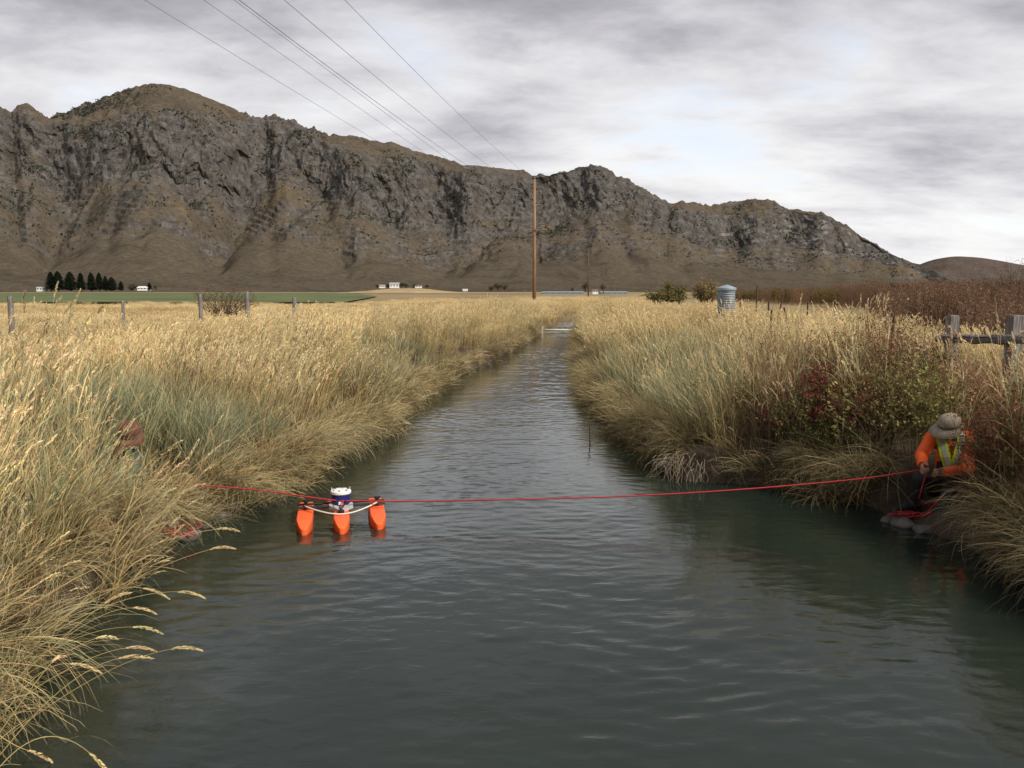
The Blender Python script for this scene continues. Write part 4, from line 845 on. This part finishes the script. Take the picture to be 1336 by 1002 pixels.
# stick in water
p = on_z(769, 574); m = MB(); m.tube([(0, 0, -0.4), (0.01, 0, 0.12), (-0.02, 0.01, 0.36)], [0.012, 0.011, 0.007], 6); o = m.build('stick', M_BARK); o.location = p; tag(o, 'thin dark stick standing in the water by the right bank', 'stick')

# ------------------------------------------------------------------ instrument boat
M_OR = plain('orange_plastic', (0.86, 0.125, 0.03), 0.42, 0.05, 8, spec=0.45); M_BLK = plain('black_bar', (0.015, 0.015, 0.016), 0.45, 0.2, 20); M_BLU = plain('navy_housing', (0.012, 0.022, 0.13), 0.35, 0.1, 12); M_WPL = plain('white_plastic', (0.75, 0.75, 0.72), 0.4, 0.04, 20); M_GRYP = plain('grey_plate', (0.42, 0.44, 0.43), 0.5, 0.08, 20)
M_ROPE = plain('red_rope', (0.36, 0.025, 0.03), 0.8, 0.35, 160); M_CORD = plain('white_cord', (0.62, 0.58, 0.48), 0.8, 0.15, 120)
bc = at_y(445.5, 676, 8.09); boat = empty('instrument_boat', (bc.x, bc.y, 0), 'orange three-hulled float carrying a blue and white flow meter', 'boat'); boat.rotation_euler.z = R(12)
def hull(x0, y0, parent, ln=0.86, wd=0.158):
    m = MB(); st = []; n = 30; hz = 0.11
    for i in range(n + 1):
        k = (i / n) ** 1.8; y = -ln * 0.5 + ln * k                       # bow at -y (towards the camera)
        w = wd * 0.5 * (0.10 + 0.90 * (1 - (1 - min(1, k / 0.27)) ** 2) ** 0.55) * (1 - 0.07 * sstep(0.85, 1.0, k))
        zt = hz - 0.055 * (1 - min(1, k / 0.14)) ** 1.6 ; zb = -0.07 + 0.05 * (1 - min(1, k / 0.25)) ** 2
        sec = [(-w * 0.80, zt), (-w * 0.95, zt - 0.008), (-w, zt - 0.03), (-w * 0.95, (zt + zb) / 2 - 0.02), (-w * 0.5, zb), (w * 0.5, zb), (w * 0.95, (zt + zb) / 2 - 0.02), (w, zt - 0.03), (w * 0.95, zt - 0.008), (w * 0.80, zt)]
        st += [(x0 + sx, y0 + y, sz) for sx, sz in sec]
    c = 10; fs = [(i * c + j, (i + 1) * c + j, (i + 1) * c + (j + 1) % c, i * c + (j + 1) % c) for i in range(n) for j in range(c)]
    fs += [tuple(range(c)), tuple(n * c + j for j in range(c))[::-1]]; m.add(st, fs); o = m.build('hull', M_OR, parent, True)
    md = o.modifiers.new('weighted', 'WEIGHTED_NORMAL'); return o
for hx_, hy_ in ((-0.355, 0.03), (0, -0.01), (0.355, 0.06)): hull(hx_, hy_, boat)
for yb in (0.10, 0.24):
    m = MB(); m.tube([(-0.44, yb, 0.135), (0.44, yb + 0.02, 0.135)], 0.012, 8); m.build('crossbar', M_BLK, boat)
for hx_ in (-0.355, 0.355):
    m = MB(); m.box((hx_, 0.17, 0.13), (0.05, 0.07, 0.035)); m.tube([(hx_, 0.17, 0.14), (hx_ + 0.01, 0.17, 0.19)], [0.022, 0.014], 8); m.lathe([(0.03, 0), (0.03, 0.02)], 10, (hx_ + 0.01, 0.17, 0.18)); m.build('clamp', M_BLK, boat)
m = MB(); m.lathe([(0.087, 0.06), (0.087, 0.11), (0.094, 0.12), (0.094, 0.252), (0.085, 0.258)], 28, (0, 0.17, 0)); hs_o = m.build('housing', M_BLU, boat, False)
m = MB(); m.lathe([(0.100, 0.252), (0.104, 0.258), (0.104, 0.278), (0.098, 0.286), (0.02, 0.290)], 28, (0, 0.17, 0)); lid = m.build('lid', M_WPL, boat)
for q in range(6):
    an = q * math.pi / 3 + 0.3; m = MB(); m.lathe([(0.008, 0.284), (0.008, 0.296)], 8, (0.075 * math.cos(an), 0.17 + 0.075 * math.sin(an), 0)); m.build('bolt', M_STEELD, lid)
for s in (-1, 1):
    m = MB(); m.tube([(s * 0.088, 0.20, 0.28), (s * 0.092, 0.20, 0.31)], [0.007, 0.004], 6); m.build('antenna', M_GRYP, lid)
m = MB(); m.box((0, 0.078, 0.17), (0.05, 0.012, 0.03)); m.build('label_plate', M_WPL, hs_o)
m = MB(); z1, z2 = 0.112, 0.125
m.add([(-0.12, 0.08, z1), (0, -0.07, z1), (0.12, 0.08, z1), (0.115, 0.16, z1), (-0.115, 0.16, z1), (-0.12, 0.08, z2 + 0.03), (0, -0.07, z2), (0.12, 0.08, z2 + 0.03), (0.115, 0.16, z2 + 0.03), (-0.115, 0.16, z2 + 0.03)], [(4, 3, 2, 1, 0), (5, 6, 7, 8, 9), (0, 1, 6, 5), (1, 2, 7, 6), (2, 3, 8, 7), (3, 4, 9, 8), (4, 0, 5, 9)]); br0 = m.build('bracket', M_GRYP, boat)
m = MB(); m.lathe([(0.030, 0.115), (0.030, 0.14), (0.012, 0.155)], 12, (0, -0.09, 0)); m.build('tow_point', M_BLK, boat)
for s, c in ((-1, M_BLK), (0.35, M_ROPE), (1, M_BLK)):
    m = MB(); m.tube([(s * 0.04, 0.08, 0.20), (s * 0.055, 0.02, 0.18), (s * 0.02, -0.04, 0.175), (0, -0.085, 0.15)], 0.007, 6); m.build('cable', c, boat)
m = MB(); pts = []
for i in range(33):
    k = i / 32; x = -0.36 + 0.72 * k; sag = 4 * k * (1 - k); pts.append((x, 0.10 - 0.26 * sag, 0.155 - 0.03 * sag + 0.004 * math.sin(9 * k)))
m.tube(pts, 0.008, 6); m.build('cord', M_CORD, boat, True)
m = MB(); m.add([(-0.03, 0.42, 0.07), (0.03, 0.42, 0.07), (0.05, 0.60, 0.16), (0.035, 0.61, 0.16), (-0.20, 0.52, 0.05), (-0.18, 0.50, 0.05)], [(0, 1, 2, 3), (0, 3, 4), (1, 5, 2), (2, 5, 4, 3), (0, 4, 5, 1)]); m.build('tail_fin', plain('faded_red_fin', (0.35, 0.07, 0.04), 0.6, 0.1, 10), boat)

# ------------------------------------------------------------------ rope
HAND = at_y(1208, 612, 7.98)
rpts = [(1208, 612, 7.98), (1150, 621, 8.0), (1100, 627, 8.02), (1000, 636, 8.05), (900, 643, 8.08), (800, 648, 8.1), (700, 651, 8.12), (600, 653, 8.14), (520, 654, 8.15), (470, 653.5, 8.16), (440, 653, 8.17), (400, 648, 8.17), (350, 641, 8.16), (300, 636, 8.15), (245, 632, 8.12), (215, 626, 8.05), (200, 620, 7.98)]
raw = [at_y(*q) for q in rpts]; fine_ = []
for i in range(len(raw) - 1):
    pa, pb, pc, pd = raw[max(i - 1, 0)], raw[i], raw[i + 1], raw[min(i + 2, len(raw) - 1)]
    for j in range(5):
        t = j / 5; fine_.append(0.5 * ((2 * pb) + (pc - pa) * t + (2 * pa - 5 * pb + 4 * pc - pd) * t * t + (3 * pb - pa - 3 * pc + pd) * t ** 3))
fine_.append(raw[-1]); m = MB(); m.tube(fine_, 0.0075, 7); tag(m.build('tag_line', M_ROPE, None, True), 'taut red rope stretched across the canal between the two workers', 'rope')
def coil(name, label, c, n, rx, ry, seed, rise=0.05):
    random.seed(seed); m = MB(); pts = []; an = 0; cx = cy = 0
    for j in range(n * 14):                       # one long slack rope dropped in uneven loops
        if j % 14 == 0: cx, cy, ex, ey, st_ = random.gauss(0, rx * 0.45), random.gauss(0, ry * 0.45), rx * random.uniform(0.25, 1), ry * random.uniform(0.3, 1), random.uniform(0.34, 0.55) * random.choice((1, 1, -1))
        an += st_; pts.append((cx + ex * math.cos(an) + random.gauss(0, 0.006), cy + ey * math.sin(an) + random.gauss(0, 0.006), 0.010 + rise * abs(math.sin(an * 0.8 + j * 0.05)) * random.uniform(0.6, 1.1)))
    sm = [tuple(sum(pts[max(0, min(len(pts) - 1, i + d))][q] for d in (-1, 0, 1)) / 3 for q in range(3)) for i in range(len(pts))]
    m.tube(sm, 0.0062, 5); o = m.build(name, M_ROPE, None, True); o.location = c; return tag(o, label, 'rope')
c1 = at_y(1190, 678, 8.02); coil('rope_coil', 'loose red rope heap at the feet of the worker in orange', (c1.x, c1.y, max(gh(c1.x, c1.y), 0.02) + 0.005), 10, 0.17, 0.08, 3, 0.05)
c2 = at_y(215, 692, 7.4); coil('rope_coil', 'loose red rope loops lying on stones at the left water edge', (c2.x, c2.y, max(gh(c2.x, c2.y), 0.02) + 0.03), 7, 0.24, 0.12, 4, 0.10)
m = MB(); pts = [at_y(*q) for q in [(1210, 614, 8.0), (1204, 632, 8.0), (1199, 650, 8.02), (1208, 657, 8.02), (1225, 652, 8.0), (1232, 644, 7.98), (1222, 656, 7.97), (1206, 672, 7.98), (1192, 678, 8.0)]]
m.tube(pts, 0.007, 6); tag(m.build('rope_tail', M_ROPE, None, True), 'slack red rope hanging from the hands of the worker in orange', 'rope')

# ------------------------------------------------------------------ stones, twig heap
def stone(label, px, py, y, s, seed, z=None):
    random.seed(seed); v, f = ico(3); rg = np.random.default_rng(seed); d = 1 + 0.22 * perlin(v[:, 0] * 1.3 + seed, v[:, 1] * 1.3 + v[:, 2]) + 0.10 * perlin(v[:, 2] * 3 + seed, v[:, 0] * 3 - v[:, 1])
    v = v * d[:, None] * np.array([s, s * 0.75, s * 0.5]); p = at_y(px, py, y); o = link('stone', np_mesh('stone', v, f, M_STONE, True)); o.location = (p.x, p.y, (max(gh(p.x, p.y), 0.0) + s * 0.15) if z is None else z); o.rotation_euler.z = seed; return tag(o, label, 'stone')
M_STONE = plain('wet_stone', (0.10, 0.088, 0.075), 0.55, 0.35, 14, bump=0.5)
for i, (px, py, y, s, lb) in enumerate([(245, 688, 7.55, 0.13, 'largest grey stone at the left water edge'), (222, 684, 7.7, 0.10, 'rounded stone under the red rope loops'), (265, 678, 7.9, 0.08, 'small stone at the water edge next to the largest one'), (290, 668, 8.25, 0.10, 'flat half-wet stone below the taut rope'), (1178, 684, 7.95, 0.13, 'flat wet stone under the rope heap'), (1205, 694, 7.75, 0.11, 'wet stone in front of the lower boot'), (1158, 678, 8.1, 0.09, 'low wet stone beyond the pointed boot')]):
    stone(lb, px, py, y, s, 20 + i)
pt = on_z(905, 622); root = empty('twig_heap', (pt[0], pt[1], 0.0), 'heap of pale dead twigs and straw at the right water edge', 'twig heap'); random.seed(33)
for i in range(230):
    m = MB(); t0 = Vector((random.gauss(0.05, 0.24), random.gauss(-0.02, 0.07), random.uniform(0.08, 0.36))); a = random.gauss(-1.7, 0.75); l = random.uniform(0.18, 0.5); pts = [t0]; d = Vector((math.cos(a), math.sin(a), random.uniform(-0.2, 0.5)))
    for j in range(5):
        d = (d + Vector((random.gauss(0, 0.22), random.gauss(0, 0.22), random.gauss(-0.26, 0.16)))).normalized(); q = pts[-1] + d * l / 5; q.z = max(q.z, 0.006); pts.append(q)
    r0 = random.uniform(0.0018, 0.0045); m.tube(pts, [r0, r0, r0 * 0.9, r0 * 0.8, r0 * 0.6, r0 * 0.35], 4, False); m.build('twig', M_TWIG, root)

# ------------------------------------------------------------------ arching seed stems over the water (lower left)
random.seed(77)
M_STEM = foliage_mat('straw_stem', False, 0.15)
def tuft(label, stems):
    b0 = at_y(*stems[0][0]); root = empty('grass_tuft', b0, label, 'grass')
    for base, ctrl, tip in stems:
        pa, pb, pc = at_y(*base), at_y(*ctrl), at_y(*tip); pts = [(pa * (1 - t) ** 2 + pb * 2 * t * (1 - t) + pc * t * t) - b0 for t in np.linspace(0, 1, 12)]
        m = MB(); m.tube(pts, [0.0026 - 0.0012 * i / 11 for i in range(12)], 5, True, jit((0.42, 0.33, 0.15), 0.15)); so2 = m.build('stem', M_STEM, root)
        h = MB(); dd = (pts[-1] - pts[-2]).normalized(); hp_ = [pts[-1] + dd * 0.15 * k - Vector((0, 0, 0.05 * k * k)) for k in np.linspace(-0.15, 0.9, 6)]
        seed_head(h, hp_, 0.0088, jit((0.62, 0.50, 0.27), 0.1), 60); h.build('seed_head', M_STEM, so2)
        for q in range(1 if random.random() < 0.5 else 0):
            l = MB(); k = random.randint(3, 8); ribbon(l, spine(pts[k], random.uniform(-0.6, 0.6), random.uniform(0.15, 0.28), 1.2, 1.2, 4), 0.007, (0.30, 0.25, 0.11), (0.45, 0.37, 0.18), 0.1); l.build('leaf', M_STEM, so2)
tuft('longest arching straw stems with pale seed heads over the water', [((20, 800, 4.9), (170, 705, 5.2), (285, 690, 5.5)), ((10, 850, 4.7), (170, 745, 5.0), (277, 716, 5.2)), ((30, 820, 4.8), (130, 755, 5.0), (190, 768, 5.1)), ((60, 830, 4.8), (160, 770, 5.0), (236, 772, 5.1)), ((5, 900, 4.4), (120, 790, 4.6), (175, 793, 4.8))])
tuft('fan of straw seed stems low over the water', [((0, 910, 4.3), (90, 820, 4.5), (140, 785, 4.6)), ((0, 890, 4.3), (100, 815, 4.5), (178, 818, 4.6)), ((0, 930, 4.2), (110, 850, 4.4), (168, 845, 4.5)), ((0, 900, 4.3), (110, 835, 4.4), (128, 832, 4.5)), ((10, 960, 4.0), (140, 860, 4.2), (228, 846, 4.3))])
tuft('lowest straw seed stems drooping to the dark water', [((0, 955, 3.9), (60, 870, 4.0), (70, 862, 4.1)), ((0, 985, 3.8), (90, 870, 4.0), (160, 858, 4.1)), ((0, 940, 4.0), (50, 860, 4.1), (95, 866, 4.2)), ((0, 1000, 3.6), (60, 930, 3.7), (120, 985, 3.75)), ((0, 960, 3.7), (20, 975, 3.7), (40, 980, 3.75))])

# ------------------------------------------------------------------ people
M_SKIN = plain('skin', (0.36, 0.19, 0.13), 0.55, 0.08, 25); M_HIVIS = plain('hi_vis_orange', (0.92, 0.13, 0.02), 0.75, 0.08, 20); M_LIME = plain('hi_vis_lime', (0.50, 0.80, 0.06), 0.7, 0.08, 20)
M_REFL = plain('reflective_tape', (0.50, 0.50, 0.48), 0.4, 0.06, 30); M_WADER = plain('wader_fabric', (0.022, 0.021, 0.021), 0.7, 0.3, 20); M_BOOT = plain('boot_rubber', (0.022, 0.022, 0.020), 0.55, 0.3, 20); M_HAT = plain('hat_canvas', (0.30, 0.25, 0.185), 0.85, 0.22, 45)
M_BAND = plain('hat_band_cloth', (0.10, 0.085, 0.06), 0.85, 0.2, 40); M_HAIR = plain('hair', (0.09, 0.05, 0.03), 0.7, 0.3, 40); M_RUSTC = plain('rust_cap', (0.115, 0.045, 0.028), 0.85, 0.15, 40); M_EYE = plain('eye_dark', (0.02, 0.015, 0.01), 0.3, 0.1, 40)
def capsule(mb, a, ra, b, rb, n=14):
    a = Vector(a); b = Vector(b); ax = b - a; L_ = max(ax.length, 1e-5); ax = ax / L_; pts = []; rad = []
    for t in (-90, -60, -30): pts.append(a + ax * ra * math.sin(R(t))); rad.append(max(1e-4, ra * math.cos(R(t))))
    pts += [a, a.lerp(b, 0.5), b]; rad += [ra, (ra + rb) / 2, rb]
    for t in (30, 60, 90): pts.append(b + ax * rb * math.sin(R(t))); rad.append(max(1e-4, rb * math.cos(R(t))))
    mb.tube(pts, rad, n)
def flesh(name, caps, vox, mat, parent, smooth=6):
    mb = MB()
    for a, ra, b, rb in caps: capsule(mb, a, ra, b, rb)
    o = link(name, mb.mesh(name, None)); r = o.modifiers.new('remesh', 'REMESH'); r.mode = 'VOXEL'; r.voxel_size = vox; r.use_smooth_shade = True
    sm = o.modifiers.new('smooth', 'SMOOTH'); sm.factor = 0.5; sm.iterations = smooth
    dg = bpy.context.evaluated_depsgraph_get(); me = bpy.data.meshes.new_from_object(o.evaluated_get(dg)); bpy.data.objects.remove(o)
    me.name = name; me.materials.clear(); me.materials.append(mat); me.polygons.foreach_set('use_smooth', [True] * len(me.polygons))
    o = link(name, me); o.parent = parent; return o
def frame(fwd, up):
    f = Vector(fwd).normalized(); u = (Vector(up) - f * Vector(up).dot(f)).normalized(); s = f.cross(u); return f, u, s
def hand_caps(w, d, thumb_side, curl):
    f = Vector(d).normalized(); t = (Vector(thumb_side) - f * Vector(thumb_side).dot(f)).normalized(); c = Vector(curl) - f * Vector(curl).dot(f) - t * Vector(curl).dot(t); c.normalize(); w = Vector(w); cs = []
    for i in range(4): cs.append((w + t * (0.012 - 0.010 * i), 0.017, w + f * 0.085 + t * (0.030 - 0.020 * i), 0.013))
    for i in range(4):
        k = w + f * 0.09 + t * (0.031 - 0.0205 * i); l = (0.036, 0.041, 0.038, 0.030)[i]; k2 = k + (f * 0.7 + c * 0.7) * l; k3 = k2 + (c * 0.95 - f * 0.3) * l * 0.8; k4 = k3 + (-f * 0.9 + c * 0.3) * l * 0.55
        cs += [(k, 0.0098, k2, 0.0092), (k2, 0.0092, k3, 0.0086), (k3, 0.0086, k4, 0.0078)]
    b = w + f * 0.025 + t * 0.02; k2 = b + (f * 0.4 + t * 0.7 + c * 0.4).normalized() * 0.045; k3 = k2 + (f * 0.75 + c * 0.6 - t * 0.1).normalized() * 0.036; cs += [(b, 0.014, k2, 0.0115), (k2, 0.0115, k3, 0.0092)]
    return cs
def person(label, J, face, crown, hatmat, shirtmat, legmat, brim, vest=True, hand_dir=None, flap=False, loc=None):
    base = Vector(loc); root = empty('person', base, label, 'person'); g = {k: Vector(v) - base for k, v in J.items()}
    f, u, s = frame(face, crown); hd = g['head']; caps = []
    # body: head, neck, trunk, arms with hands, legs - one surface
    caps += [(hd + u * 0.02 - f * 0.015, 0.088, hd + u * 0.045 + f * 0.0, 0.086), (hd - u * 0.055 + f * 0.03, 0.062, hd + u * 0.02 + f * 0.02, 0.078), (hd - u * 0.085 + f * 0.055, 0.034, hd - u * 0.06 + f * 0.04, 0.05)]
    caps += [(hd + f * 0.088 + u * 0.015, 0.010, hd + f * 0.112 - u * 0.022, 0.015), (hd + f * 0.09 - u * 0.058 + s * 0.018, 0.010, hd + f * 0.09 - u * 0.058 - s * 0.018, 0.010), (hd + s * 0.088 - u * 0.025 - f * 0.01, 0.014, hd + s * 0.092 + u * 0.022 - f * 0.015, 0.018), (hd - s * 0.088 - u * 0.025 - f * 0.01, 0.014, hd - s * 0.092 + u * 0.022 - f * 0.015, 0.018)]
    caps += [(hd + f * 0.075 + u * 0.034 + s * 0.04, 0.016, hd + f * 0.078 + u * 0.034 - s * 0.04, 0.016), (g['neck'], 0.062, hd - u * 0.05 - f * 0.015, 0.056)]
    mid = g['chest'].lerp(g['pelvis'], 0.55)
    caps += [(g['shL'].lerp(g['chest'], 0.25), 0.085, g['shR'].lerp(g['chest'], 0.25), 0.085), (g['chest'], 0.135, mid, 0.125), (mid, 0.125, g['pelvis'], 0.14), (g['neck'], 0.06, g['chest'], 0.10)]
    arms = []
    for q in 'LR':
        arms += [(g['sh' + q], 0.062, g['el' + q], 0.045), (g['el' + q], 0.044, g['wr' + q], 0.029)]
        caps += hand_caps(g['wr' + q], g['hd' + q] - g['wr' + q], *( (Vector((0, -0.3, 1)), Vector((-0.4, -1, 0))) if hand_dir is None else hand_dir))
    legs = []
    for q in 'LR': legs += [(g['hip' + q], 0.090, g['kn' + q], 0.060), (g['kn' + q], 0.058, g['an' + q], 0.040), (g['an' + q], 0.036, g['to' + q], 0.034)]
    body = flesh('body', caps + arms + legs, 0.0075, M_SKIN, root, 2)
    for q in (-1, 1):
        m = MB(); m.lathe([(0.001, 0), (0.006, 0.002), (0.006, 0.006), (0.001, 0.009)], 8, hd + f * 0.084 + s * q * 0.033 + u * 0.012, (f.to_track_quat('Z', 'Y')).to_matrix()); m.build('eye', M_EYE, body)
    def grow(cs, d): return [(a, ra + d, b, rb + d) for a, ra, b, rb in cs]
    torso = [(g['shL'].lerp(g['chest'], 0.25), 0.085, g['shR'].lerp(g['chest'], 0.25), 0.085), (g['chest'], 0.135, mid, 0.125)]
    slv = []
    for q in 'LR':
        wr = g['el' + q].lerp(g['wr' + q], 0.86); slv += [(g['sh' + q], 0.062, g['el' + q], 0.048), (g['el' + q], 0.049, wr, 0.036)]
    shirt = flesh('shirt', grow(torso, 0.010) + grow(slv, 0.013), 0.010, shirtmat, root, 3)
    for q in 'LR':
        wr = g['el' + q].lerp(g['wr' + q], 0.86); d_ = (g['wr' + q] - g['el' + q]).normalized(); m = MB(); m.tube([wr + d_ * 0.006, wr + d_ * 0.022, wr + d_ * 0.05], [0.052, 0.051, 0.044], 16, False); m.build('cuff', shirtmat, shirt)
    fr_ = Vector(face); fr_.z = 0; fr_.normalize()
    bib = [(g['chest'].lerp(mid, 0.35) + Vector(J['front']) * 0.02, 0.135, mid, 0.137), (mid, 0.14, g['pelvis'], 0.155)]
    lg = []
    for q in 'LR': lg += [(g['hip' + q], 0.105, g['kn' + q], 0.078), (g['kn' + q], 0.077, g['an' + q].lerp(g['kn' + q], 0.12), 0.060)]
    wad = flesh('waders', bib + lg, 0.011, legmat, root, 3)
    for q in 'LR':
        a, t = g['an' + q], g['to' + q]; d_ = (t - a).normalized(); flesh('boot', [(a + (g['kn' + q] - a).normalized() * 0.10, 0.064, a, 0.058), (a - d_ * 0.03 + Vector((0, 0, -0.02)), 0.05, t, 0.042), (a + Vector((0, 0, -0.01)), 0.058, a.lerp(t, 0.5), 0.052)], 0.009, M_BOOT, root, 2)
    for q in (('L', 'R') if vest else ()):
        # vest panel over each shoulder, lime with a silver stripe
        sh = g['sh' + q]; ch = g['chest']; fr = Vector(J['front']); c0 = sh.lerp(ch, 0.34); top = c0 + Vector((0, 0, 0.10)); v = MB()
        path = [top - fr * 0.09 + Vector((0, 0, -0.05)), top, c0 + fr * 0.14 + Vector((0, 0, 0.05)), c0.lerp(mid, 0.45) + fr * 0.185, c0.lerp(mid, 0.95) + fr * 0.185]
        sd_ = (g['shR'] - g['shL']).normalized()
        def strip(w, off_, th):
            vs = []; 
            for i, p in enumerate(path):
                n_ = (fr * min(1, i / 2.0) + Vector((0, 0, 1 - i / 4.0))).normalized(); vs += [p - sd_ * w + n_ * off_, p + sd_ * w + n_ * off_, p + sd_ * w + n_ * (off_ + th), p - sd_ * w + n_ * (off_ + th)]
            fs = [(4 * i + j, 4 * i + (j + 1) % 4, 4 * (i + 1) + (j + 1) % 4, 4 * (i + 1) + j) for i in range(len(path) - 1) for j in range(4)] + [(0, 1, 2, 3), tuple(4 * (len(path) - 1) + j for j in (3, 2, 1, 0))]; return vs, fs
        v.add(*strip(0.058, 0.0, 0.012)); pv = v.build('vest_panel', M_LIME, root); v = MB(); v.add(*strip(0.024, 0.0125, 0.004)); v.build('reflective_stripe', M_REFL, pv)
    # hair and hat
    flesh('hair', [(hd + u * 0.0 - f * 0.035, 0.082, hd - u * 0.05 - f * 0.04, 0.06)], 0.01, M_HAIR, root, 2)
    h = MB(); rot = Matrix((s, -f, u)).transposed() if False else Matrix(((s.x, f.x, u.x), (s.y, f.y, u.y), (s.z, f.z, u.z)))
    prof = [(0.108, 0.035), (0.112, 0.05), (0.108, 0.085), (0.092, 0.118), (0.060, 0.140), (0.02, 0.149), (0.001, 0.150)]
    h.lathe(prof, 26, hd, rot, False); hat = h.build('hat', hatmat, root, True)
    b = MB(); n = 40; vs = []
    for j in range(n):
        an = 2 * math.pi * j / n; fx, fy = math.cos(an), math.sin(an); ext = brim(fx, fy)
        for rr3, zz3 in ((0.106, 0.042), (0.108 + ext * 0.5, 0.036 - ext * 0.10), (0.108 + ext, 0.030 - ext * 0.34), (0.108 + ext * 0.98, 0.026 - ext * 0.34), (0.106, 0.036)): vs.append(hd + s * fx * rr3 + f * fy * rr3 + u * zz3)
    b.add(vs, [(j * 5 + i, ((j + 1) % n) * 5 + i, ((j + 1) % n) * 5 + i + 1, j * 5 + i + 1) for j in range(n) for i in range(4)]); b.build('brim', hatmat, hat, True)
    m = MB(); m.lathe([(0.1135, 0.044), (0.1150, 0.052), (0.1125, 0.068), (0.108, 0.070)], 26, hd, rot, False); m.build('hat_band', M_BAND, hat, True)
    m = MB(); m.lathe([(0.012, 0.148), (0.009, 0.156), (0.002, 0.158)], 10, hd, rot); m.build('button', hatmat, hat)
    return root
Jr = dict(head=at_y(1240, 558, 8.20), neck=at_y(1241, 568, 8.36), chest=at_y(1240, 588, 8.46), pelvis=at_y(1236, 640, 8.62), shL=at_y(1217, 570, 8.38), elL=at_y(1202, 594, 8.26), wrL=at_y(1204, 607, 8.02), hdL=at_y(1202, 613, 7.94),
          shR=at_y(1260, 571, 8.42), elR=at_y(1263, 612, 8.22), wrR=at_y(1228, 617, 8.03), hdR=at_y(1214, 615, 8.0), hipL=at_y(1226, 640, 8.62), knL=at_y(1200, 624, 8.20), anL=at_y(1193, 657, 8.36), toL=at_y(1168, 666, 8.26), hipR=at_y(1247, 641, 8.62), knR=at_y(1240, 640, 8.12), anR=at_y(1222, 680, 8.0), toR=at_y(1211, 691, 7.86))
Jr['front'] = Vector((-0.35, -0.9, 0.1)).normalized()
def brimr(fx, fy): return 0.008 + (0.085 * min(1, max(0, fy) * 1.6) ** 0.7 if fy > 0 else 0)
person('crouching worker in orange shirt, lime vest, tan brimmed hat and dark waders', Jr, (-0.86, -0.28, -0.42), (-0.38, -0.30, 0.86), M_HAT, M_HIVIS, M_WADER, brimr, True, loc=(MAN[0], MAN[1], 0.03))
Jl = dict(head=at_y(170, 567, 8.10), neck=at_y(160, 583, 8.22), chest=at_y(150, 606, 8.30), pelvis=at_y(136, 655, 8.45), shL=at_y(136, 590, 8.36), elL=at_y(150, 628, 8.18), wrL=at_y(182, 622, 8.02), hdL=at_y(195, 620, 7.99),
          shR=at_y(172, 594, 8.22), elR=at_y(176, 622, 8.06), wrR=at_y(198, 622, 7.98), hdR=at_y(212, 624, 8.02), hipL=at_y(130, 655, 8.50), knL=at_y(158, 642, 8.12), anL=at_y(150, 672, 8.30), toL=at_y(170, 678, 8.14), hipR=at_y(148, 656, 8.46), knR=at_y(176, 646, 8.10), anR=at_y(172, 676, 8.16), toR=at_y(190, 681, 8.02))
Jl['front'] = Vector((0.6, -0.75, 0.1)).normalized()
def briml(fx, fy): return 0.004 + 0.062 * max(0, fy) ** 0.6 if fy > 0.15 else 0.004
person('worker in rust brown cap and lime vest half hidden in tall grass', Jl, (0.25, -0.75, -0.62), (0.2, -0.55, 0.8), M_RUSTC, plain('dark_jacket', (0.05, 0.05, 0.055), 0.8, 0.2, 20), M_WADER, briml, True, loc=(Jl['anL'].x, 8.25, 0.12))
